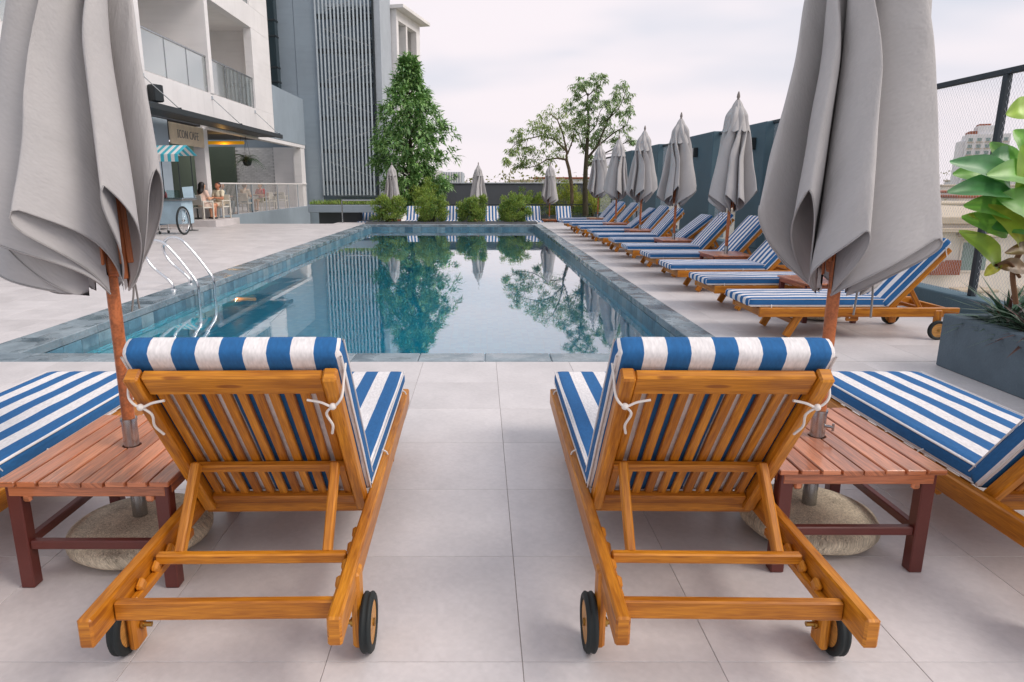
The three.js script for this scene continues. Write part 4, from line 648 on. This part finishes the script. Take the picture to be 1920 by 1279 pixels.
    for (let i = 0; i <= n; i++) for (let j = 0; j <= m; j++) { const t = i / n, e = j / m * 2 - 1, w = 0.5 * wid * Math.pow(Math.sin(Math.PI * Math.pow(t, 0.85) * 0.97 + 0.03), 0.75), p = A.clone().addScaledVector(d, len * t).addScaledVector(u, dr * len * Math.sin(Math.PI * t) + Math.abs(e) * w * 0.35 + Math.sin(t * 21 + e) * 0.003).addScaledVector(s, e * w); P.push(p.x, p.y, p.z); const vein = Math.abs(e) < 0.01 ? 1.35 : 1 + 0.1 * Math.sin((t * 9 - Math.abs(e) * 1.2) * 6.283) + 0.1 * (vn(t * 8 + ax, e * 4 + ay, 64, 64, 3) - 0.5); const c = lerp3(cols[ci][0], cols[ci][1], vn(t * 3 + ax, e * 2, 64, 64, 6)); Cc.push(...c.map(x => x * vein)); }
    for (let i = 0; i < n; i++) for (let j = 0; j < m; j++) { const a = i * (m + 1) + j, c = a + m + 1; I.push(a, a + 1, c, c, a + 1, c + 1); }
    const g = new THREE.BufferGeometry(); g.setAttribute('position', new THREE.Float32BufferAttribute(P, 3)); g.setAttribute('color', new THREE.Float32BufferAttribute(Cc, 3)); g.setAttribute('uv', new THREE.Float32BufferAttribute(new Float32Array(P.length / 3 * 2), 2)); g.setIndex(I); g.computeVertexNormals();
    mesh('leaf', g, lm, b);
  }
}

// ---------------------------------------------------------------- cafe: cart, sign, furniture, people
const teal = std(0x49b3c6, 0.75), paleBlue = std(0xb9d3e2, 0.4, { map: noiseT }), midBlue = std(0x4f93bd, 0.4, { map: noiseT }), navy = std(0x24323f, 0.5), chairWhite = std(0xe4dfd3, 0.6, { map: noiseT });
{
  const c = thing('vendor_cart', 'pale blue vendor cart with a bicycle wheel and striped awning', 'cart', [-9.05, 0, -20.45], R(-8));
  mesh('body', span(-0.50, 0.36, 0.30, 0.98, 0.30, -0.30, 0.02), paleBlue, c);
  mesh('side_panel', span(-0.56, -0.502, 0.26, 0.98, 0.30, -0.30, 0.01), midBlue, c);
  mesh('corner_post', span(-0.53, -0.46, 0.22, 0.99, 0.335, 0.302, 0.006), navy, c);
  mesh('counter', span(-0.62, 0.47, 0.985, 1.06, 0.40, -0.40, 0.03), steel, c);
  mesh('leg', [rod([-0.47, 0.06, 0.22], [-0.47, 0.30, 0.22], 0.02)], chrome, c); mesh('leg', [rod([-0.47, 0.06, -0.22], [-0.47, 0.30, -0.22], 0.02)], chrome, c);
  for (const z of [0.22, -0.22]) mesh('castor', mv(new THREE.CylinderGeometry(0.05, 0.05, 0.03, 16), -0.47, 0.05, z, 0, 0, Math.PI / 2), rubber, c);
  for (const x of [-0.55, 0.40]) for (const z of [0.34, -0.34]) mesh('awning_post', rod([x, 1.06, z], [x, 2.28, z], 0.014), darkMetal, c);
  mesh('glass_guard', new THREE.BoxGeometry(0.9, 0.22, 0.01).translate(-0.08, 1.17, 0.36), paneM, c);
  for (const z of [0.40]) { // bicycle wheel at the front corner
    const wx = z > 0 ? 0.43 : 0.40, w = mesh('wheel', mv(new THREE.TorusGeometry(0.385, 0.03, 10, 40), wx, 0.415, z, 0, R(95), 0), rubber, c);
    mesh('rim', mv(new THREE.TorusGeometry(0.35, 0.012, 6, 36), wx, 0.415, z, 0, R(95), 0), chrome, w);
    mesh('hub', mv(new THREE.CylinderGeometry(0.03, 0.03, 0.08, 12), wx, 0.415, z, 0, 0, Math.PI / 2), chrome, w);
    for (let k = 0; k < 14; k++) { const a = k * Math.PI / 7, d = [Math.cos(a) * 0.35 * Math.cos(R(95)), Math.sin(a) * 0.35, -Math.cos(a) * 0.35 * Math.sin(R(95))]; mesh('spoke', rod([wx, 0.415, z], [wx + d[0], 0.415 + d[1], z + d[2]], 0.003, 0.003, 4), chrome, w); }
  }
  for (let k = 0; k < 11; k++) { // awning: sloping top and hanging valance in stripes
    const x0 = -0.66 + k * 0.107, x1 = x0 + 0.107, m = k % 2 ? white2 : teal;
    mesh('awning_stripe', [beam([(x0 + x1) / 2, 2.28, 0.5], [(x0 + x1) / 2, 2.55, 0], 0.106, 0.012, 0.002), beam([(x0 + x1) / 2, 2.28, -0.5], [(x0 + x1) / 2, 2.55, 0], 0.106, 0.012, 0.002), bx(0.105, 0.2, 0.01, (x0 + x1) / 2, 2.18, 0.505, 0.002)], m, c);
  }
  const jars = [[-0.45, 0xc85a48, 0.16, 'red bottle at the left end of the cart counter'], [-0.36, 0xe0a070, 0.2, 'orange bottle on the cart counter'], [-0.27, 0xd98a90, 0.14, 'pink bottle on the cart counter'], [-0.18, 0x9b4a50, 0.18, 'dark red bottle on the cart counter']];
  for (const [x, col, h, l] of jars) { const p = V3(x, 1.062, 0.18).applyAxisAngle(V3(0, 1, 0), R(-8)).add(c.position), j = thing('bottle', l, 'bottle', p.toArray(), 0, 'bottles on the cart'); mesh('glass', lathe([[0, 0], [0.035, 0], [0.037, h * 0.6], [0.014, h * 0.82], [0.014, h], [0, h]], 14), std(col, 0.3), j); mesh('cap', rod([0, h, 0], [0, h + 0.02, 0], 0.016), white2, j); }
  const s = thing('menu_stand', 'black menu stand with a tilted pale board beside the cart', 'menu stand', [-9.3, 0, -22.0], R(20));
  mesh('foot', lathe([[0, 0], [0.2, 0], [0.2, 0.012], [0.03, 0.03], [0, 0.03]], 24), darkMetal, s); mesh('pole', rod([0, 0.02, 0], [0, 1.05, 0], 0.014), darkMetal, s); mesh('board', mv(cbox(0.34, 0.44, 0.02, 0.004), 0, 1.18, 0.02, -0.5, 0, 0.1), paleBlue, s);
}
const font = await new FontLoader().loadAsync('fonts/droid/droid_sans_regular.typeface.json');
{
  const s = thing('cafe_sign', 'light wooden sign board reading ICON CAFE above the cart', 'sign', [-10.12, 0, -24.35], Math.PI / 2 - 0.0);
  mesh('board', span(-1.36, 1.36, 2.76, 3.44, 0, -0.05, 0.006), std(0xe9d6ba, 0.7, { map: rep(noiseT, 1, 1) }), s);
  const g = new TextGeometry('ICON CAFE', { font, size: 0.26, depth: 0.012, curveSegments: 5 }); g.computeBoundingBox(); g.translate(-(g.boundingBox.max.x + g.boundingBox.min.x) / 2, 2.98, 0.002);
  mesh('lettering', g, std(0x7d7a78, 0.6), s);
  const sp = thing('loudspeaker', 'black loudspeaker bracketed to the white wing above the canopy', 'loudspeaker', [-9.8, 4.12, -21.5], R(62)); mesh('cabinet', bx(0.34, 0.5, 0.3, 0, 0, 0, 0.03), std(0x24292c, 0.6), sp); mesh('grille', bx(0.30, 0.46, 0.02, 0, 0, 0.16, 0.008), darkMetal, sp); mesh('bracket', [beam([0, 0, -0.1], [-0.18, 0.1, -0.2], 0.04, 0.04)], white2, sp);
  const l = thing('pendant_bar_lamp', 'long gold bar lamp hanging in the dark cafe', 'lamp', [-10.95, 0, -30]); mesh('lamp_tube', span(-0.85, 0.85, 3.12, 3.26, 0.06, -0.06, 0.03), std(0xc9932a, 0.4, { metalness: 0.4, emissive: new THREE.Color(0.16, 0.085, 0.004), emissiveIntensity: 1 }), l); for (const x of [-0.7, 0.7]) mesh('cable', rod([x, 3.26, 0], [x, 3.56, 0], 0.008), darkMetal, l);
  const pl = new THREE.PointLight(0xffc060, 0.8, 0, 2); pl.position.set(-10.95, 3.0, -29.8); pl.castShadow = true; scene.add(pl);
  const f = thing('hanging_fern', 'green fern in a dark basket hanging at the cafe front', 'plant', [-10.1, 2.42, -30.2]); mesh('basket', lathe([[0, -0.2], [0.14, -0.16], [0.2, 0], [0.21, 0.06], [0.17, 0.06], [0, 0.02]], 18), darkMetal, f); for (const a of [0, 2.1, 4.2]) mesh('chain', rod([Math.cos(a) * 0.18, 0.05, Math.sin(a) * 0.18], [0, 1.08, 0], 0.006, 0.006, 5), darkMetal, f);
  const L = new Leaves(); for (let k = 0; k < 46; k++) { const a = rr(0, 6.283), len = rr(0.45, 0.85), rise = rr(0.1, 0.5); for (let j = 1; j < 16; j++) { const t = j / 16, p = V3(Math.cos(a) * len * t, 0.08 + rise * t * 1.6 - 1.1 * t * t * len, Math.sin(a) * len * t), sd = V3(-Math.sin(a), -0.25, Math.cos(a)).normalize(); for (const q of [-1, 1]) L.add(p, sd.clone().multiplyScalar(q).add(V3(Math.cos(a) * 0.4, -0.1, Math.sin(a) * 0.4)).normalize(), V3(0, 1, 0), 0.13 * (1.1 - t * 0.7), 0.035, tone(GD, [0.06, 0.17, 0.04]), 0.2, 0.1); } } mesh('fronds', L.geo(), leafM, f);
}
function cafeChair(label, p, turn) {
  const t = thing('cafe_armchair', label, 'chair', p, turn, 'white chairs of the cafe');
  mesh('seat', bx(0.5, 0.05, 0.48, 0, 0.42, 0, 0.012), chairWhite, t); mesh('backrest', mv(cbox(0.5, 0.36, 0.035, 0.012), 0, 0.68, -0.25, -0.14), chairWhite, t);
  for (const s of [-1, 1]) { mesh('arm', bx(0.05, 0.035, 0.5, s * 0.265, 0.64, 0, 0.01), chairWhite, t); for (const q of [-1, 1]) mesh('leg', bx(0.045, 0.64, 0.045, s * 0.265, 0.32, q * 0.22, 0.006), chairWhite, t); }
  return t;
}
function cafeTable(label, p) { const t = thing('cafe_table', label, 'table', p, 0, 'dark cafe tables'); mesh('top', mv(new THREE.CylinderGeometry(0.36, 0.36, 0.03, 28), 0, 0.735, 0), std(0x2b2624, 0.4), t); mesh('column', rod([0, 0.03, 0], [0, 0.72, 0], 0.03), darkMetal, t); mesh('foot', lathe([[0, 0], [0.22, 0], [0.22, 0.015], [0.04, 0.04], [0, 0.04]], 24), darkMetal, t); return t; }
// smooth bodies from tapered bones
function surfNets(f, lo, hi, cell) {
  const n = [0, 1, 2].map(i => Math.ceil((hi[i] - lo[i]) / cell) + 1), D = new Float32Array(n[0] * n[1] * n[2]), id = new Int32Array(D.length).fill(-1), P = [], Nn = [], I = [], ix = (x, y, z) => x + n[0] * (y + n[1] * z);
  for (let z = 0; z < n[2]; z++) for (let y = 0; y < n[1]; y++) for (let x = 0; x < n[0]; x++) D[ix(x, y, z)] = f(lo[0] + x * cell, lo[1] + y * cell, lo[2] + z * cell);
  for (let z = 0; z < n[2] - 1; z++) for (let y = 0; y < n[1] - 1; y++) for (let x = 0; x < n[0] - 1; x++) {
    let s = [0, 0, 0], c = 0; const v = []; for (let k = 0; k < 8; k++) v.push(D[ix(x + (k & 1), y + (k >> 1 & 1), z + (k >> 2))]);
    for (let a = 0; a < 8; a++) for (const b of [1, 2, 4]) if (!(a & b) && (v[a] < 0) !== (v[a | b] < 0)) { const t = v[a] / (v[a] - v[a | b]); s[0] += (a & 1) + (b === 1 ? t : 0); s[1] += (a >> 1 & 1) + (b === 2 ? t : 0); s[2] += (a >> 2) + (b === 4 ? t : 0); c++; }
    if (!c) continue; id[ix(x, y, z)] = P.length / 3; const q = s.map((w, i) => lo[i] + ([x, y, z][i] + w / c) * cell), e = cell * 0.4; P.push(...q);
    const g = V3(f(q[0] + e, q[1], q[2]) - f(q[0] - e, q[1], q[2]), f(q[0], q[1] + e, q[2]) - f(q[0], q[1] - e, q[2]), f(q[0], q[1], q[2] + e) - f(q[0], q[1], q[2] - e)).normalize(); Nn.push(g.x, g.y, g.z);
  }
  const st = [1, n[0], n[0] * n[1]];
  for (let z = 1; z < n[2] - 1; z++) for (let y = 1; y < n[1] - 1; y++) for (let x = 1; x < n[0] - 1; x++) { const i = ix(x, y, z); for (let a = 0; a < 3; a++) { if ((D[i] < 0) === (D[i + st[a]] < 0)) continue; const b = st[(a + 1) % 3], c = st[(a + 2) % 3], q = [id[i], id[i - b], id[i - b - c], id[i - c]]; if (q.some(k => k < 0)) continue; if (D[i] < 0) I.push(q[0], q[1], q[2], q[0], q[2], q[3]); else I.push(q[0], q[2], q[1], q[0], q[3], q[2]); } }
  const g = new THREE.BufferGeometry(); g.setAttribute('position', new THREE.Float32BufferAttribute(P, 3)); g.setAttribute('normal', new THREE.Float32BufferAttribute(Nn, 3)); g.setAttribute('uv', new THREE.Float32BufferAttribute(new Float32Array(P.length / 3 * 2), 2)); g.setIndex(I); return g;
}
const cap = (x, y, z, a, b, ra, rb) => { const dx = b[0] - a[0], dy = b[1] - a[1], dz = b[2] - a[2], t = clamp(((x - a[0]) * dx + (y - a[1]) * dy + (z - a[2]) * dz) / (dx * dx + dy * dy + dz * dz + 1e-9)); return Math.hypot(x - a[0] - dx * t, y - a[1] - dy * t, z - a[2] - dz * t) - mix(ra, rb, t); };
const smin = (a, b, k) => { const h = Math.max(k - Math.abs(a - b), 0) / k; return Math.min(a, b) - h * h * k * 0.25; };
const bones = (list, k = 0.04) => (x, y, z) => { let d = 1e9; for (const [a, b, ra, rb] of list) d = smin(d, cap(x, y, z, a, b, ra, rb), k); return d; };
const handF = s => { const l = [[[0, 0, 0], [0, -0.005, 0.06], 0.022, 0.026]]; for (let k = 0; k < 4; k++) { const x = (k - 1.5) * 0.017, ln = [0.055, 0.068, 0.064, 0.048][k]; l.push([[x, 0, 0.07], [x * 1.1, 0.004, 0.07 + ln * 0.5], 0.0085, 0.008], [[x * 1.1, 0.004, 0.07 + ln * 0.5], [x * 1.15, -0.014, 0.07 + ln], 0.008, 0.007]); } l.push([[-s * 0.022, 0, 0.02], [-s * 0.045, -0.004, 0.055], 0.011, 0.009], [[-s * 0.045, -0.004, 0.055], [-s * 0.042, -0.010, 0.082], 0.009, 0.008]); return l; };
const hands = {}; for (const s of [-1, 1]) hands[s] = surfNets(bones(handF(s), 0.008), [-0.08, -0.06, -0.04], [0.08, 0.05, 0.17], 0.005);
function person(label, p, turn, o) { // seated, facing local +z
  const t = thing('person', label, 'person', p, turn, 'people sitting at the cafe'), lean = o.lean || 0.04, skin = std(o.skin, 0.6), sh = 0.44;
  const pel = [0, sh + 0.10, -0.02], che = [0, sh + 0.40, lean * 0.6], nek = [0, sh + 0.58, lean], hd = [0, sh + 0.73, lean + 0.03];
  const J = s => ({ s: [s * 0.165, sh + 0.52, lean], e: [s * 0.215, sh + 0.28, lean + 0.09], w: [s * 0.12, sh + 0.31, lean + 0.31], h: [s * 0.085, sh + 0.08, 0.02], k: [s * 0.10, sh + 0.05, 0.43], a: [s * 0.10, 0.09, 0.40 + (s > 0 ? 0.06 : -0.05)], f: [s * 0.11, 0.035, 0.55 + (s > 0 ? 0.06 : -0.05)] });
  const body = [[pel, che, 0.125, 0.125], [che, nek, 0.12, 0.055], [nek, hd, 0.05, 0.05], [hd, [0, hd[1] + 0.045, hd[2] - 0.015], 0.082, 0.09], [[0, hd[1] - 0.06, hd[2] + 0.035], [0, hd[1], hd[2] + 0.03], 0.05, 0.07], [[0, hd[1] - 0.01, hd[2] + 0.09], [0, hd[1] - 0.03, hd[2] + 0.105], 0.012, 0.016]], shirt = [[pel, che, 0.14, 0.142], [che, [0, nek[1] - 0.03, nek[2]], 0.138, 0.075]], pants = [[pel, [0, pel[1] - 0.03, 0.02], 0.145, 0.14]];
  for (const s of [-1, 1]) { const j = J(s); body.push([che, j.s, 0.09, 0.06], [j.s, j.e, 0.052, 0.042], [j.e, j.w, 0.041, 0.028], [pel, j.h, 0.11, 0.09], [j.h, j.k, 0.088, 0.058], [j.k, j.a, 0.056, 0.036], [j.a, j.f, 0.038, 0.026], [[s * 0.085, hd[1] + 0.0, hd[2] - 0.01], [s * 0.092, hd[1] + 0.03, hd[2] - 0.015], 0.016, 0.018]); shirt.push([che, j.s, 0.105, 0.074], [j.s, j.s.map((v, i) => mix(v, j.e[i], 0.55)), 0.072, 0.066]); pants.push([pel, j.h, 0.13, 0.108], [j.h, j.h.map((v, i) => mix(v, j.k[i], o.long ? 1 : 0.7)), 0.104, 0.08]); if (o.long) pants.push([j.k, j.a, 0.078, 0.06]); }
  const bg = [surfNets(bones(body), [-0.34, -0.02, -0.26], [0.34, hd[1] + 0.16, 0.72], 0.016)];
  for (const s of [-1, 1]) { const j = J(s), g = hands[s].clone(), d = V3(j.w[0] - j.e[0], j.w[1] - j.e[1], j.w[2] - j.e[2]).normalize(); Q4.setFromUnitVectors(V3(0, 0, 1), d); g.applyMatrix4(M4.compose(V3(...j.w), Q4, V3(1, 1, 1))); bg.push(g); }
  const b = mesh('body', bg, skin, t);
  mesh('shirt', surfNets(bones(shirt), [-0.34, 0.3, -0.28], [0.34, 1.12, 0.3], 0.018), std(o.shirt, 0.85), t);
  mesh('trousers', surfNets(bones(pants), [-0.3, -0.02, -0.28], [0.3, 0.75, 0.7], 0.018), std(o.pants, 0.85), t);
  const hr = [[[0, hd[1] + 0.05, hd[2] - 0.035], [0, hd[1] + 0.02, hd[2] - 0.045], 0.102, 0.1]]; if (o.longHair) hr.push([[0, hd[1] + 0.02, hd[2] - 0.06], [0, hd[1] - 0.2, hd[2] - 0.10], 0.1, 0.1], [[0, hd[1] - 0.2, hd[2] - 0.10], [0.02, hd[1] - 0.38, hd[2] - 0.09], 0.1, 0.06]);
  mesh('hair', surfNets(bones(hr, 0.05), [-0.22, hd[1] - 0.5, hd[2] - 0.3], [0.22, hd[1] + 0.2, hd[2] + 0.1], 0.014), std(o.hair || 0x16120f, 0.5), t);
  for (const s of [-1, 1]) mesh('eye', mv(new THREE.SphereGeometry(0.011, 8, 6), s * 0.032, hd[1] + 0.012, hd[2] + 0.086), std(0x1c1512, 0.3), t);
  mesh('mouth', bx(0.04, 0.007, 0.01, 0, hd[1] - 0.055, hd[2] + 0.088, 0.003), std(0xa0544a, 0.5), t);
  for (const s of [-1, 1]) { const j = J(s); mesh('shoe', mv(new THREE.SphereGeometry(1, 14, 8).scale(0.045, 0.035, 0.12), j.f[0], 0.036, j.f[2] - 0.05), std(o.shoe || 0x2a2a2a, 0.6), t); }
  return t;
}
{
  const Y = CAFE;
  person('person in a pale pink top seated with their back to the pool', [-10.0, Y, -24.75], R(155), { skin: 0xd8a584, shirt: 0xe3c4b4, pants: 0xd9c3b4, longHair: true });
  cafeChair('white cafe chair holding the person in a pale pink top', [-10.0, Y, -24.75], R(155));
  person('person in a cream top and pale shorts facing the pool', [-9.75, Y, -25.75], R(-15), { skin: 0xb9795a, shirt: 0xe0d6bc, pants: 0xcdbca6, hair: 0x3a2018 });
  cafeChair('white cafe chair holding the person in a cream top', [-9.75, Y, -25.75], R(-15)); cafeTable('round dark cafe table between the two nearest people', [-10.45, Y, -25.35]);
  person('person in a dark teal shirt just behind the terrace railing', [-10.75, Y, -28.6], R(80), { skin: 0xc08a6a, shirt: 0x2f5f68, pants: 0x31505c, long: true });
  cafeChair('white cafe chair holding the person in teal', [-10.75, Y, -28.6], R(80)); cafeTable('dark cafe table beside the person in teal', [-10.75, Y, -29.8]);
  person('person in a beige top behind the middle of the terrace railing', [-10.6, Y, -31.0], R(170), { skin: 0xc79a7c, shirt: 0xd8c8b6, pants: 0x4b6f80, long: true, hair: 0x6a4a30 });
  cafeChair('white cafe chair holding the person in beige', [-10.6, Y, -31.0], R(170));
  person('person in a red top behind the far part of the terrace railing', [-10.55, Y, -33.2], R(-20), { skin: 0xb98a6a, shirt: 0xc94a50, pants: 0x6a6a3c });
  cafeChair('white cafe chair holding the person in red', [-10.55, Y, -33.2], R(-20)); cafeTable('dark cafe table between the people in beige and red', [-10.7, Y, -32.1]);
  cafeChair('empty white chair nearest the start of the railing', [-10.5, Y, -27.3], R(100)); cafeChair('empty white chair beyond the person in red', [-10.6, Y, -34.6], R(30)); cafeTable('empty dark table at the far end of the terrace', [-10.6, Y, -35.6]); cafeChair('empty white chair at the far end of the terrace', [-10.6, Y, -36.7], R(180));
  const d = thing('timber_daybed', 'low timber daybed behind the left parasol canvas', 'daybed', [-10.0, 0, -14.3], R(0)); mesh('platform', bx(1.5, 0.12, 1.6, -0.15, 0.28, 0, 0.02), teak[0], d); mesh('plinth', bx(1.3, 0.22, 1.4, -0.15, 0.11, 0, 0.01), darkMetal, d);
}
renderer.render(scene, camera);
